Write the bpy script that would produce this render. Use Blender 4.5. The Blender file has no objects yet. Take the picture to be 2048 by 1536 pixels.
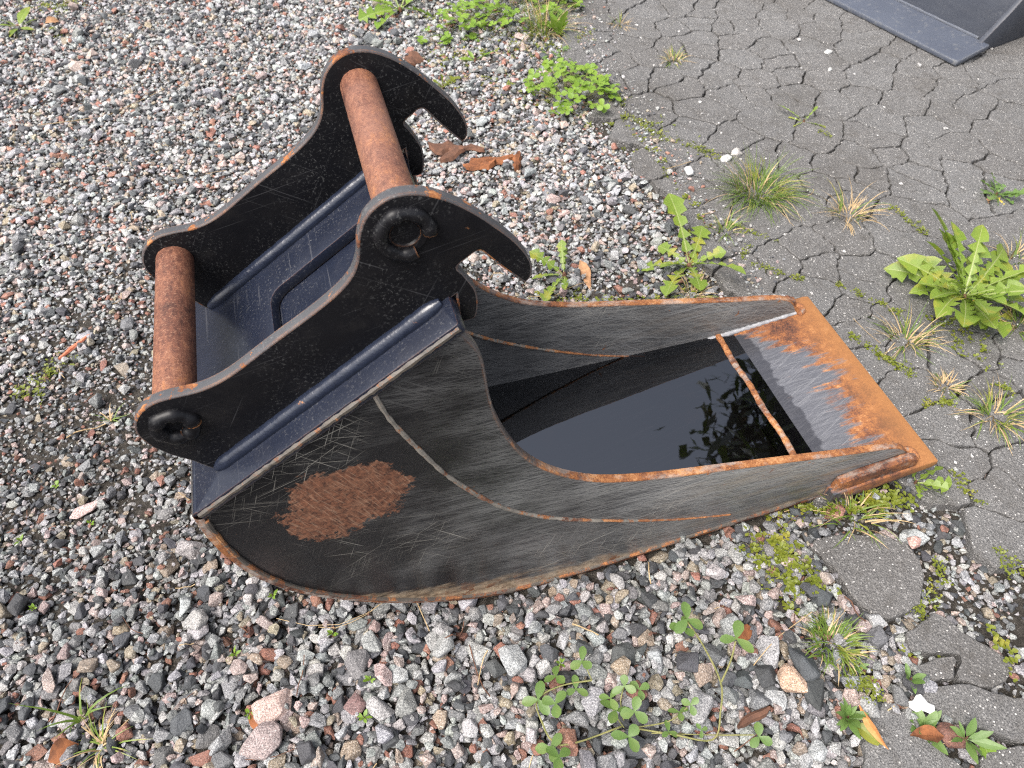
import bpy, bmesh, math, random
import numpy as np
from mathutils import Vector, Matrix, noise as mnoise

random.seed(7); rng = np.random.default_rng(7)
scene = bpy.context.scene
COL = scene.collection

# ---------------------------------------------------------------- camera
cam = bpy.data.cameras.new('camera'); camo = bpy.data.objects.new('camera', cam); COL.objects.link(camo)
cam.sensor_fit = 'HORIZONTAL'; cam.sensor_width = 36.0; cam.lens = 26.02
cam.clip_start = 0.02; cam.clip_end = 500
_Y = Vector((-672, 1768, -1480)).normalized(); _Z = Vector((0, -_Y.z, _Y.y)).normalized(); _X = _Y.cross(_Z)
CAMR = Matrix((_X, _Y, _Z))
CAMP = Vector((0, 0, 1.535))
camo.matrix_world = Matrix.Translation(CAMP) @ CAMR.to_4x4()
cam.dof.use_dof = True; cam.dof.focus_distance = 1.32; cam.dof.aperture_fstop = 7.0
scene.camera = camo

# ---------------------------------------------------------------- world, sun, exposure
SUN_EL, SUN_AZ = math.radians(58), math.radians(-112)      # azimuth from +Y towards +X
world = bpy.data.worlds.new('World'); scene.world = world; world.use_nodes = True
wn = world.node_tree.nodes; wl = world.node_tree.links; wn.clear()
sky = wn.new('ShaderNodeTexSky'); sky.sky_type = 'NISHITA'; sky.sun_disc = False
sky.sun_elevation = SUN_EL; sky.sun_rotation = SUN_AZ
sky.air_density = 1.0; sky.dust_density = 6.0; sky.ozone_density = 1.0; sky.altitude = 0
bg = wn.new('ShaderNodeBackground'); bg.inputs['Strength'].default_value = 0.14
hs = wn.new('ShaderNodeHueSaturation'); hs.inputs['Saturation'].default_value = 0.5
wo = wn.new('ShaderNodeOutputWorld')
wl.new(sky.outputs[0], hs.inputs['Color']); wl.new(hs.outputs[0], bg.inputs[0]); wl.new(bg.outputs[0], wo.inputs[0])
sun = bpy.data.lights.new('sun', 'SUN'); sun.energy = 1.5; sun.angle = math.radians(38); sun.color = (1.0, 0.96, 0.9)
suno = bpy.data.objects.new('sun', sun); COL.objects.link(suno)
sdir = Vector((math.cos(SUN_EL) * math.sin(SUN_AZ), math.cos(SUN_EL) * math.cos(SUN_AZ), math.sin(SUN_EL)))
suno.rotation_euler = sdir.to_track_quat('Z', 'Y').to_euler()
suno.location = sdir * 20
vs = scene.view_settings
vs.view_transform = 'Standard'; vs.look = 'None'; vs.exposure = 1.22; vs.gamma = 1.0; vs.use_curve_mapping = False
scene.cycles.use_denoising = False; scene.cycles.filter_width = 1.15
scene.cycles.max_bounces = 6; scene.cycles.transparent_max_bounces = 8

# ---------------------------------------------------------------- helpers
def put(o, parent=None):
    COL.objects.link(o)
    if parent is not None:
        o.parent = parent
        o.matrix_parent_inverse = Matrix.Translation(parent.location).inverted() if parent.type == 'EMPTY' and parent.parent is None else Matrix()
    return o
def tag(o, label=None, cat=None, group=None, kind=None):
    if label: o['label'] = label
    if cat: o['category'] = cat
    if group: o['group'] = group
    if kind: o['kind'] = kind
    return o
def empty(name, loc=(0, 0, 0)):
    o = bpy.data.objects.new(name, None); o.location = loc; o.empty_display_size = 0.05
    COL.objects.link(o); return o
def mesh_of(name, verts, faces, mats, smooth=None, mi=None):
    me = bpy.data.meshes.new(name); me.from_pydata([tuple(v) for v in verts], [], faces); me.validate()
    for m in (mats if isinstance(mats, (list, tuple)) else [mats]): me.materials.append(m)
    if mi is not None: me.polygons.foreach_set('material_index', mi)
    if smooth is None: me.shade_flat()
    else:
        me.shade_smooth(); me.set_sharp_from_angle(angle=math.radians(smooth))
    me.update(); return me
def obj(name, me, parent=None): return put(bpy.data.objects.new(name, me), parent)
def bm_mesh(name, bm, mats, smooth=None):
    bmesh.ops.recalc_face_normals(bm, faces=bm.faces)
    me = bpy.data.meshes.new(name); bm.to_mesh(me); bm.free()
    for m in (mats if isinstance(mats, (list, tuple)) else [mats]): me.materials.append(m)
    if smooth is None: me.shade_flat()
    else:
        me.shade_smooth(); me.set_sharp_from_angle(angle=math.radians(smooth))
    return me
def smoothstep(a, b, x):
    t = min(1.0, max(0.0, (x - a) / (b - a))); return t * t * (3 - 2 * t)
def gz(x): return 0.05 * smoothstep(0.3, 1.05, x)          # the ground climbs a little to the asphalt
def gz_np(x):
    t = np.clip((x - 0.3) / 0.75, 0, 1); return 0.05 * t * t * (3 - 2 * t)
def spline(pts, n=6, closed=False):
    P = [np.array(p, float) for p in pts]; out = []; N = len(P)
    for i in range(N if closed else N - 1):
        if closed: a, b, c, d = P[i - 1], P[i], P[(i + 1) % N], P[(i + 2) % N]
        else: a, b, c, d = P[max(i - 1, 0)], P[i], P[i + 1], P[min(i + 2, N - 1)]
        for k in range(n):
            t = k / n
            out.append(0.5 * (2 * b + (c - a) * t + (2 * a - 5 * b + 4 * c - d) * t * t + (3 * b - a - 3 * c + d) * t ** 3))
    if not closed: out.append(P[-1])
    return out
def extrude_xz(name, outline, y0, y1, mats, bevel=0.002, seg=2, edge_mat=0, smooth=28):
    """a plate: outline in (x, z), thickness along y; rim faces get material edge_mat"""
    bm = bmesh.new()
    a = [bm.verts.new((p[0], y0, p[1])) for p in outline]; b = [bm.verts.new((p[0], y1, p[1])) for p in outline]
    n = len(a); caps = [bm.faces.new(a), bm.faces.new(b[::-1])]
    for i in range(n):
        f = bm.faces.new((a[i], b[i], b[(i + 1) % n], a[(i + 1) % n])); f.material_index = edge_mat
    bmesh.ops.recalc_face_normals(bm, faces=bm.faces)
    if bevel:
        ed = [e for f in caps for e in f.edges]
        r = bmesh.ops.bevel(bm, geom=ed, offset=bevel, segments=seg, profile=0.5, affect='EDGES')
        for f in r['faces']: f.material_index = edge_mat
    return bm_mesh(name, bm, mats, smooth)
def box_bm(bm, x0, x1, y0, y1, z0, z1):
    vs_ = [bm.verts.new((x, y, z)) for x in (x0, x1) for y in (y0, y1) for z in (z0, z1)]
    for q in ((0, 1, 3, 2), (4, 6, 7, 5), (0, 4, 5, 1), (2, 3, 7, 6), (0, 2, 6, 4), (1, 5, 7, 3)):
        bm.faces.new([vs_[i] for i in q])
def tube_geo(pts, rad, seg=8, jit=0.0, seed=0, flat=None):
    """rad: float or list; returns verts, faces; capped"""
    P = [Vector(p) for p in pts]; n = len(P); V = []; F = []
    r_ = random.Random(seed)
    up = None
    for i, p in enumerate(P):
        t = (P[min(i + 1, n - 1)] - P[max(i - 1, 0)]).normalized()
        if up is None: up = t.orthogonal().normalized()
        up = (up - t * up.dot(t)).normalized(); s = t.cross(up)
        r = rad[i] if isinstance(rad, (list, tuple)) else rad
        r *= 1 + r_.uniform(-jit, jit)
        for k in range(seg):
            a = 2 * math.pi * k / seg
            V.append(p + (up * math.cos(a) + s * math.sin(a)) * r)
    for i in range(n - 1):
        for k in range(seg):
            F.append((i * seg + k, i * seg + (k + 1) % seg, (i + 1) * seg + (k + 1) % seg, (i + 1) * seg + k))
    F.append(tuple(range(seg))[::-1]); F.append(tuple(range((n - 1) * seg, n * seg)))
    return V, F
def tube(name, pts, rad, mat, parent=None, seg=8, jit=0.0, seed=0, smooth=50):
    V, F = tube_geo(pts, rad, seg, jit, seed)
    return obj(name, mesh_of(name, V, F, mat, smooth), parent)
def resample(pts, step):
    P = [np.array(p, float) for p in pts]; out = [P[0]]
    for a, b in zip(P[:-1], P[1:]):
        L = np.linalg.norm(b - a); k = max(1, int(L / step))
        for i in range(1, k + 1): out.append(a + (b - a) * i / k)
    return out

# ---------------------------------------------------------------- material helpers
class M:
    def __init__(s, name):
        s.m = bpy.data.materials.new(name); s.m.use_nodes = True; s.t = s.m.node_tree; s.t.nodes.clear()
        s.out = s.n('ShaderNodeOutputMaterial')
    def n(s, ty, **kw):
        nd = s.t.nodes.new(ty)
        for k, v in kw.items():
            if hasattr(nd, k) and k not in nd.inputs: setattr(nd, k, v)
            else: s.set(nd.inputs[k], v)
        return nd
    def set(s, sock, v):
        if hasattr(v, 'links') or isinstance(v, bpy.types.NodeSocket): s.t.links.new(v, sock)
        elif isinstance(v, (tuple, list)) and sock.type == 'RGBA' and len(v) == 3: sock.default_value = (*v, 1)
        elif sock.type == 'RGBA' and isinstance(v, (int, float)): sock.default_value = (v, v, v, 1)
        else: sock.default_value = v
    def obj(s): return s.n('ShaderNodeTexCoord').outputs['Object']
    def pos(s): return s.n('ShaderNodeNewGeometry').outputs['Position']
    def mapping(s, v, scale=(1, 1, 1), rot=(0, 0, 0), loc=(0, 0, 0)):
        nd = s.n('ShaderNodeMapping'); s.set(nd.inputs['Vector'], v)
        nd.inputs['Scale'].default_value = scale; nd.inputs['Rotation'].default_value = rot; nd.inputs['Location'].default_value = loc
        return nd.outputs[0]
    def noise(s, v, scale, detail=3, rough=0.55, dist=0.0, out='Fac'):
        nd = s.n('ShaderNodeTexNoise'); s.set(nd.inputs['Vector'], v); nd.inputs['Scale'].default_value = scale
        nd.inputs['Detail'].default_value = detail; nd.inputs['Roughness'].default_value = rough; nd.inputs['Distortion'].default_value = dist
        return nd.outputs[out]
    def vor(s, v, scale, feature='F1', out='Distance'):
        nd = s.n('ShaderNodeTexVoronoi'); nd.feature = feature; s.set(nd.inputs['Vector'], v); nd.inputs['Scale'].default_value = scale
        return nd.outputs[out]
    def ramp(s, f, stops, interp='LINEAR'):
        nd = s.n('ShaderNodeValToRGB'); s.set(nd.inputs[0], f); cr = nd.color_ramp; cr.interpolation = interp
        while len(cr.elements) < len(stops): cr.elements.new(0.5)
        for e, (p, c) in zip(cr.elements, stops):
            e.position = p; e.color = (*c, 1) if isinstance(c, (tuple, list)) else (c, c, c, 1)
        return nd.outputs[0]
    def mix(s, f, a, b, mode='MIX'):
        nd = s.n('ShaderNodeMix', data_type='RGBA', blend_type=mode)
        s.set(nd.inputs[0], f); s.set(nd.inputs[6], a); s.set(nd.inputs[7], b); return nd.outputs[2]
    def math(s, op, a, b=0.0, c=0.0, clamp=False):
        nd = s.n('ShaderNodeMath', operation=op, use_clamp=clamp)
        s.set(nd.inputs[0], a); s.set(nd.inputs[1], b)
        if len(nd.inputs) > 2: s.set(nd.inputs[2], c)
        return nd.outputs[0]
    def sep(s, v):
        nd = s.n('ShaderNodeSeparateXYZ'); s.set(nd.inputs[0], v); return nd.outputs
    def lin(s, f, a, b, clamp=True):                    # map a..b to 0..1
        nd = s.n('ShaderNodeMapRange'); nd.clamp = clamp; s.set(nd.inputs[0], f); nd.inputs[1].default_value = a; nd.inputs[2].default_value = b
        return nd.outputs[0]
    def bump(s, h, strength=0.3, dist=0.002, normal=None):
        nd = s.n('ShaderNodeBump'); s.set(nd.inputs['Height'], h); nd.inputs['Strength'].default_value = strength; nd.inputs['Distance'].default_value = dist
        if normal is not None: s.set(nd.inputs['Normal'], normal)
        return nd.outputs[0]
    def fcurve(s, f, pts, x0, x1, y0, y1):           # a measured curve y(x) as a node
        nd = s.n('ShaderNodeFloatCurve'); s.set(nd.inputs['Value'], s.lin(f, x0, x1)); c = nd.mapping.curves[0]
        q = [((x - x0) / (x1 - x0), (y - y0) / (y1 - y0)) for x, y in pts]
        while len(c.points) < len(q): c.points.new(0.5, 0.5)
        for p_, (a, b) in zip(c.points, q): p_.location = (a, b)
        nd.mapping.update()
        return s.math('ADD', s.math('MULTIPLY', nd.outputs[0], y1 - y0), y0)
    def edge(s, radius=0.004):                          # 1 near convex/concave edges
        b = s.n('ShaderNodeBevel', samples=4); b.inputs['Radius'].default_value = radius
        g = s.n('ShaderNodeNewGeometry')
        d = s.n('ShaderNodeVectorMath', operation='DOT_PRODUCT'); s.set(d.inputs[0], b.outputs[0]); s.set(d.inputs[1], g.outputs['Normal'])
        return s.math('SUBTRACT', 1.0, d.outputs['Value'])
    def done(s, color, rough=0.5, metal=0.0, normal=None, spec=0.5, **kw):
        p = s.n('ShaderNodeBsdfPrincipled'); s.set(p.inputs['Base Color'], color); s.set(p.inputs['Roughness'], rough); s.set(p.inputs['Metallic'], metal)
        s.set(p.inputs['Specular IOR Level'], spec)
        if normal is not None: s.set(p.inputs['Normal'], normal)
        for k, v in kw.items(): s.set(p.inputs[k.replace('_', ' ')], v)
        s.t.links.new(p.outputs[0], s.out.inputs[0]); return s.m

RUST_O, RUST_B, RUST_D = (0.25, 0.094, 0.03), (0.125, 0.047, 0.023), (0.045, 0.02, 0.014)
def rust_color(m, co, light=0.0):
    a = m.noise(co, 45, 6, 0.7); b = m.noise(co, 260, 4, 0.65); c = m.noise(co, 9, 3)
    f = m.math('ADD', m.math('MULTIPLY', a, 0.55), m.math('MULTIPLY', b, 0.45))
    f = m.math('ADD', f, m.math('MULTIPLY', m.math('SUBTRACT', c, 0.5), 0.5)); f = m.math('ADD', m.math('MULTIPLY', m.math('SUBTRACT', f, 0.5), 2.1), 0.5 + light)
    return m.ramp(f, [(0.2, RUST_D), (0.4, RUST_B), (0.62, RUST_O), (0.88, (0.42, 0.21, 0.09))]), f
def scratches(m, co, layers, thr=0.62):
    """thin straight scratches lying in the x-z plane; layers: (angle degrees, along, across, offset)"""
    tot = None
    for ang, al, ac, off in layers:
        v = m.mapping(m.mapping(co, rot=(0, math.radians(ang), 0), loc=(off, 0, off * 2)), scale=(al, al, ac))
        k = m.ramp(m.noise(v, 1.0, 2, 0.5), [(thr, 0.0), (thr + 0.07, 1.0)])
        tot = k if tot is None else m.math('MAXIMUM', tot, k)
    return tot

def mat_wall(name, inner=False):
    m = M(name); co = m.obj(); x, y, z = m.sep(co)
    base = m.mix(m.noise(co, 14, 4), (0.005, 0.0052, 0.006), (0.014, 0.014, 0.0155))
    # fine abrasion: long strokes, more of it towards the mouth and the cutting edge
    worn = m.math('ADD', m.lin(x, -0.28, 0.62), m.math('MULTIPLY', m.math('SUBTRACT', m.noise(co, 6, 3), 0.5), 1.1))
    sc1 = scratches(m, co, [(-6, 3.5, 560, 0.1), (9, 4, 640, 1.7), (-17, 4, 500, 3.1), (3, 2.5, 400, 7.7), (-38, 6, 600, 5.5)], 0.56)
    sc2 = scratches(m, co, [(35, 6, 420, 5.3), (-48, 7, 430, 9.1), (70, 8, 480, 2.2), (20, 3.5, 330, 4.4), (-15, 4, 360, 8.4)], 0.655)
    film = m.lin(worn, 0.35 if not inner else 0.2, 1.35)
    col = m.mix(m.math('MULTIPLY', film, 0.66), base, (0.18, 0.182, 0.187) if not inner else (0.14, 0.14, 0.142))  # abrasion grey tinted cool to stand in for a bluish sheen
    k1 = m.math('MULTIPLY', sc1, m.lin(worn, 0.25, 1.15)); col = m.mix(m.math('MULTIPLY', k1, 0.8), col, (0.27, 0.268, 0.26))
    k2 = m.math('MULTIPLY', sc2, m.lin(m.noise(co, 4.3, 2), 0.47, 0.68)); col = m.mix(m.math('MULTIPLY', k2, 0.65), col, (0.45, 0.43, 0.38))
    # pale flecks
    fl = m.math('MULTIPLY', m.ramp(m.noise(co, 170, 3, 0.7), [(0.66, 0.0), (0.72, 1.0)]), m.lin(m.noise(co, 11, 2), 0.45, 0.7))
    col = m.mix(m.math('MULTIPLY', fl, 0.55), col, (0.3, 0.3, 0.3))
    rc, rf = rust_color(m, co)
    rcb = m.mix(0.6, rc, (0.15, 0.055, 0.03))
    # tan dried mud towards the cutting edge, low down
    tan = m.math('MULTIPLY', m.lin(x, 0.45, 1.0), m.ramp(m.noise(m.mapping(co, scale=(5, 8, 40), rot=(0, 0.12, 0)), 1.0, 5, 0.7), [(0.45, 0.0), (0.66, 1.0)]))
    col = m.mix(m.math('MULTIPLY', tan, 0.6 if not inner else 0.2), col, (0.26, 0.18, 0.1))
    mask = None
    if not inner:
        # mud and worn paint along the foot of the wall
        fz = m.fcurve(x, [(-0.298, 0.56), (-0.28, 0.4), (-0.201, 0.237), (-0.089, 0.13), (0.065, 0.039), (0.25, -0.004), (0.524, 0.013), (0.748, 0.037), (1.0, 0.06)], -0.3, 1.0, -0.1, 0.7)
        dd = m.math('SUBTRACT', z, fz)
        bw = m.fcurve(x, [(-0.3, 0.012), (-0.15, 0.02), (0.05, 0.068), (0.3, 0.07), (0.55, 0.022), (0.75, 0.02), (1.0, 0.06)], -0.3, 1.0, 0.0, 0.1)
        nz = m.noise(m.mapping(co, scale=(9, 9, 32), rot=(0, 0.1, 0)), 1.0, 6, 0.7)
        bm_ = m.math('ADD', m.math('DIVIDE', dd, bw), m.math('MULTIPLY', m.math('SUBTRACT', nz, 0.5), 2.8))
        bandc = m.mix(m.lin(m.noise(co, 40, 6, 0.75), 0.35, 0.65), (0.2, 0.135, 0.08), (0.62, 0.48, 0.33))
        col = m.mix(m.math('MULTIPLY', m.lin(bm_, 1.1, 0.35), 0.85), col, bandc)
        rb = m.math('MULTIPLY', m.ramp(m.noise(co, 26, 6, 0.7), [(0.56, 0.0), (0.62, 1.0)]), m.lin(m.math('DIVIDE', dd, bw), 1.2, 0.5))
        col = m.mix(rb, col, rc)
        # the scraped rust patch on the flank: a lozenge about 24 cm across
        v = m.mapping(co, loc=(0.083, 0, -0.508))
        px, py, pz = m.sep(m.mapping(v, rot=(0, math.radians(38), 0)))
        d = m.math('ADD', m.math('POWER', m.math('DIVIDE', m.math('ABSOLUTE', px), 0.118), 1.5), m.math('POWER', m.math('DIVIDE', m.math('ABSOLUTE', pz), 0.098), 1.5))
        d = m.math('ADD', d, m.math('MULTIPLY', m.math('SUBTRACT', m.noise(co, 14, 6, 0.65), 0.5), 1.7))
        d = m.math('ADD', d, m.math('MULTIPLY', m.math('SUBTRACT', m.noise(m.mapping(co, rot=(0, 0.15, 0), scale=(12, 30, 150)), 1.0, 3), 0.5), 0.12))
        d = m.math('ADD', d, m.math('MULTIPLY', m.math('SUBTRACT', m.noise(co, 75, 5, 0.75), 0.5), 1.1))
        patch = m.ramp(d, [(0.9, 1.0), (1.0, 0.0)])
        pc = m.mix(m.lin(m.noise(co, 110, 6, 0.8), 0.36, 0.64), (0.032, 0.014, 0.01), (0.2, 0.082, 0.044))
        pc = m.mix(m.lin(m.noise(co, 24, 5, 0.7), 0.5, 0.8), pc, m.mix(m.noise(co, 200, 3), (0.1, 0.05, 0.035), (0.36, 0.19, 0.11)))
        ps = scratches(m, co, [(-62, 26, 560, 0.4), (-70, 22, 460, 6.4)], 0.6)
        pc = m.mix(m.math('MULTIPLY', ps, 0.28), pc, (0.42, 0.28, 0.19))
        col = m.mix(patch, col, pc); mask = patch
    # small rust pocks
    pk = m.ramp(m.math('ADD', m.noise(co, 28, 5, 0.7), m.math('MULTIPLY', m.lin(x, 0.2, 1.1), 0.06)), [(0.715, 0.0), (0.74, 1.0)])
    col = m.mix(pk, col, rc)
    # rim: chipped paint and orange rust in a narrow uneven band along every cut edge
    e = m.math('ADD', m.math('MULTIPLY', m.edge(0.011), 9.0), m.math('MULTIPLY', m.math('SUBTRACT', m.noise(co, 40, 4), 0.5), 1.2))
    er = m.math('MULTIPLY', m.lin(e, 0.5, 1.0), 0.9)
    col = m.mix(er, col, rc)
    rm = m.math('MAXIMUM', pk, er)
    if mask is not None: rm = m.math('MAXIMUM', rm, mask)
    rough = m.mix(rm, m.mix(film, 0.3, 0.46), 0.85)
    h = m.math('ADD', m.math('MULTIPLY', m.noise(co, 120, 3), 0.5), m.math('MULTIPLY', sc2, -0.5))
    nb = m.bump(h, 0.25, 0.001); nb = m.bump(m.noise(co, 9, 2), 0.25, 0.01, nb)
    return m.done(col, rough, 0.0, nb, 0.34)

def mat_paint(name, base, tint, rough=0.3, fleck=0.5, edge_rust=0.8, er=0.006, pock=0.72, spec=0.4):
    m = M(name); co = m.obj()
    col = m.mix(m.noise(co, 12, 4), base, tint)
    sc = scratches(m, co, [(-34, 6, 240, 0.6), (12, 5, 300, 4.2), (60, 6, 230, 8.1)], 0.69)
    col = m.mix(m.math('MULTIPLY', sc, 0.3 * fleck), col, (0.25, 0.25, 0.26))
    fl = m.math('MULTIPLY', m.ramp(m.noise(co, 210, 3, 0.75), [(0.56, 0.0), (0.7, 1.0)]), m.lin(m.noise(co, 8, 4, 0.65), 0.38, 0.7))
    col = m.mix(m.math('MULTIPLY', fl, fleck), col, (0.24, 0.24, 0.235))
    dust = m.lin(m.noise(co, 22, 6, 0.7), 0.5, 0.85); col = m.mix(m.math('MULTIPLY', dust, 0.045), col, (0.2, 0.18, 0.16))
    rc, rf = rust_color(m, co, 0.04)
    e = m.math('ADD', m.math('MULTIPLY', m.edge(er), 8.0), m.math('MULTIPLY', m.math('SUBTRACT', m.noise(co, 22, 4), 0.5), 2.6))
    er_ = m.math('MULTIPLY', m.lin(e, 1.0, 1.7), edge_rust)
    pk = m.ramp(m.noise(co, 19, 5, 0.7), [(pock, 0.0), (pock + 0.03, 1.0)])
    rm = m.math('MAXIMUM', er_, m.math('MULTIPLY', pk, edge_rust))
    col = m.mix(rm, col, rc)
    nb = m.bump(m.noise(co, 160, 3), 0.15, 0.0008); nb = m.bump(m.noise(co, 13, 2), 0.2, 0.006, nb)
    return m.done(col, m.mix(rm, m.mix(m.noise(co, 30, 3), rough, rough + 0.16), 0.85), 0.0, nb, spec)

def mat_edge_rust(name, light=0.09, grey=0.55, paint=True):
    m = M(name); co = m.obj()
    rc, rf = rust_color(m, co, light)
    x, y, z = m.sep(co)
    g = m.ramp(m.noise(m.mapping(co, scale=(14, 30, 14)), 1.0, 5, 0.7), [(0.5, 0.0), (0.62, 1.0)])
    gc = m.mix(m.noise(co, 120, 3), (0.16, 0.15, 0.14), (0.5, 0.44, 0.38))
    col = m.mix(m.math('MULTIPLY', g, grey), rc, gc)
    pt = m.math('ADD', m.lin(x, 0.36, 0.12, False), m.math('MULTIPLY', m.math('SUBTRACT', m.noise(co, 30, 5, 0.7), 0.5), 2.6))
    pm = m.math('MULTIPLY', m.lin(pt, 0.25, 0.7), 0.9 if paint else 0.0)
    col = m.mix(pm, col, m.mix(m.noise(co, 50, 4), (0.03, 0.031, 0.034), (0.11, 0.11, 0.11)))
    return m.done(col, m.mix(pm, 0.75, 0.4), 0.0, m.bump(m.noise(co, 300, 4, 0.7), 0.5, 0.0012), 0.4)

def mat_pin():
    m = M('pin_rust'); co = m.obj()
    v = m.mapping(co, scale=(1, 0.55, 1))
    a = m.noise(v, 130, 6, 0.75); b = m.noise(v, 18, 4, 0.6); sp = m.noise(m.mapping(co, scale=(1, 1.8, 1)), 240, 4, 0.75)
    f = m.math('ADD', m.math('MULTIPLY', a, 0.5), m.math('MULTIPLY', b, 0.5))
    col = m.ramp(f, [(0.36, (0.055, 0.02, 0.013)), (0.46, (0.135, 0.05, 0.029)), (0.54, (0.21, 0.086, 0.048)), (0.64, (0.3, 0.12, 0.045))])
    col = m.mix(m.math('MULTIPLY', m.ramp(sp, [(0.56, 0.0), (0.64, 1.0)]), 0.75), col, (0.05, 0.021, 0.015))
    col = m.mix(m.math('MULTIPLY', m.ramp(sp, [(0.36, 1.0), (0.44, 0.0)]), 0.5), col, (0.42, 0.24, 0.15))
    col = m.mix(m.math('MULTIPLY', m.ramp(m.noise(co, 7, 4), [(0.5, 0.0), (0.7, 1.0)]), 0.35), col, (0.24, 0.13, 0.1))
    return m.done(col, m.mix(a, 0.5, 0.8), 0.15, m.bump(m.noise(v, 220, 5, 0.75), 0.55, 0.0016), 0.5)

def mat_lip():
    m = M('lip_steel'); co = m.obj(); x, y, z = m.sep(co)
    st = m.noise(m.mapping(co, scale=(6, 55, 10), rot=(0, 0, 0.12)), 1.0, 6, 0.65)
    bl = m.noise(co, 11, 4, 0.6)
    yy = m.math('POWER', m.math('DIVIDE', m.math('ABSOLUTE', m.math('SUBTRACT', y, 0.905)), 0.27), 3.0)
    f = m.math('ADD', m.lin(x, 0.96, 1.16, False), m.math('MULTIPLY', m.math('SUBTRACT', st, 0.5), 2.0))
    f = m.math('ADD', f, m.math('MULTIPLY', m.math('SUBTRACT', bl, 0.5), 1.3)); f = m.math('ADD', f, m.math('MULTIPLY', yy, 0.8))
    rm = m.ramp(f, [(0.56, 0.0), (0.8, 1.0)])
    rc, rf = rust_color(m, co, 0.0)
    rc = m.mix(m.lin(x, 1.1, 1.2), rc, m.mix(m.noise(co, 160, 4, 0.7), (0.17, 0.066, 0.02), (0.33, 0.148, 0.045)))
    s = scratches(m, m.mapping(co, rot=(math.pi / 2, 0, 0)), [(-6, 9, 640, 0.1), (8, 10, 560, 1.7), (24, 12, 520, 5.0)], 0.58)
    gc = m.mix(m.noise(m.mapping(co, scale=(8, 120, 8)), 1.0, 5, 0.7), (0.05, 0.052, 0.062), (0.185, 0.188, 0.208))
    gc = m.mix(m.math('MULTIPLY', s, 0.4), gc, (0.3, 0.3, 0.31))
    wet = m.math('ADD', x, m.math('MULTIPLY', m.math('SUBTRACT', m.noise(m.mapping(co, scale=(20, 32, 1)), 1.0, 4, 0.6), 0.5), 0.05))
    wet = m.math('MULTIPLY', m.lin(wet, 0.988, 0.983), m.math('SUBTRACT', 1.0, rm))
    gc = m.mix(m.math('MULTIPLY', wet, 0.62), gc, (0.03, 0.03, 0.037))
    col = m.mix(rm, gc, rc)
    return m.done(col, m.mix(rm, m.mix(wet, 0.42, 0.16), 0.85), m.math('MULTIPLY', m.math('SUBTRACT', 1.0, rm), 0.35), m.bump(m.noise(co, 260, 5, 0.7), 0.4, 0.001), 0.5)

def mat_weld(name, col1, col2, rough=0.45, rusty=0.4, byx=0.0):
    m = M(name); co = m.obj(); rc, rf = rust_color(m, co, 0.03)
    col = m.mix(m.noise(co, 60, 4), col1, col2)
    x, y, z = m.sep(co)
    k = m.math('ADD', m.noise(co, 38, 5, 0.7), m.math('MULTIPLY', m.lin(x, 0.1, 0.5), byx))
    k = m.ramp(k, [(0.62 - 0.25 * rusty, 0.0), (0.7 - 0.25 * rusty, 1.0)])
    col = m.mix(k, col, rc)
    return m.done(col, m.mix(k, rough, 0.85), 0.0, m.bump(m.noise(co, 180, 3), 0.35, 0.0015), 0.55)

def mat_floor():
    m = M('bucket_floor'); co = m.obj()
    s = scratches(m, m.mapping(co, rot=(math.pi / 2, 0, 0)), [(0, 4, 280, 0.1), (12, 5, 200, 1.7)], 0.62)
    col = m.mix(m.noise(co, 9, 5, 0.6), (0.014, 0.013, 0.013), (0.04, 0.035, 0.03))
    col = m.mix(m.math('MULTIPLY', s, 0.5), col, (0.14, 0.14, 0.14))
    col = m.mix(m.math('MULTIPLY', m.ramp(m.noise(co, 7, 5, 0.7), [(0.58, 0.0), (0.7, 1.0)]), 0.5), col, (0.14, 0.075, 0.03))
    return m.done(col, 0.6, 0.0, None, 0.4)

def mat_water():
    m = M('rain_water'); co = m.obj()
    nb = m.bump(m.noise(co, 7, 2, 0.5), 0.06, 0.004); nb = m.bump(m.noise(co, 40, 2, 0.5), 0.02, 0.001, nb)
    g = m.n('ShaderNodeBsdfGlossy'); g.inputs['Roughness'].default_value = 0.01; m.set(g.inputs['Normal'], nb); g.inputs['Color'].default_value = (0.9, 0.93, 1.0, 1)
    t = m.n('ShaderNodeBsdfTransparent'); t.inputs['Color'].default_value = (0.34, 0.33, 0.33, 1)
    fr = m.n('ShaderNodeFresnel'); fr.inputs['IOR'].default_value = 2.1; m.set(fr.inputs['Normal'], nb)
    mx = m.n('ShaderNodeMixShader'); m.set(mx.inputs[0], fr.outputs[0]); m.set(mx.inputs[1], t.outputs[0]); m.set(mx.inputs[2], g.outputs[0])
    m.t.links.new(mx.outputs[0], m.out.inputs[0]); return m.m

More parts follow.
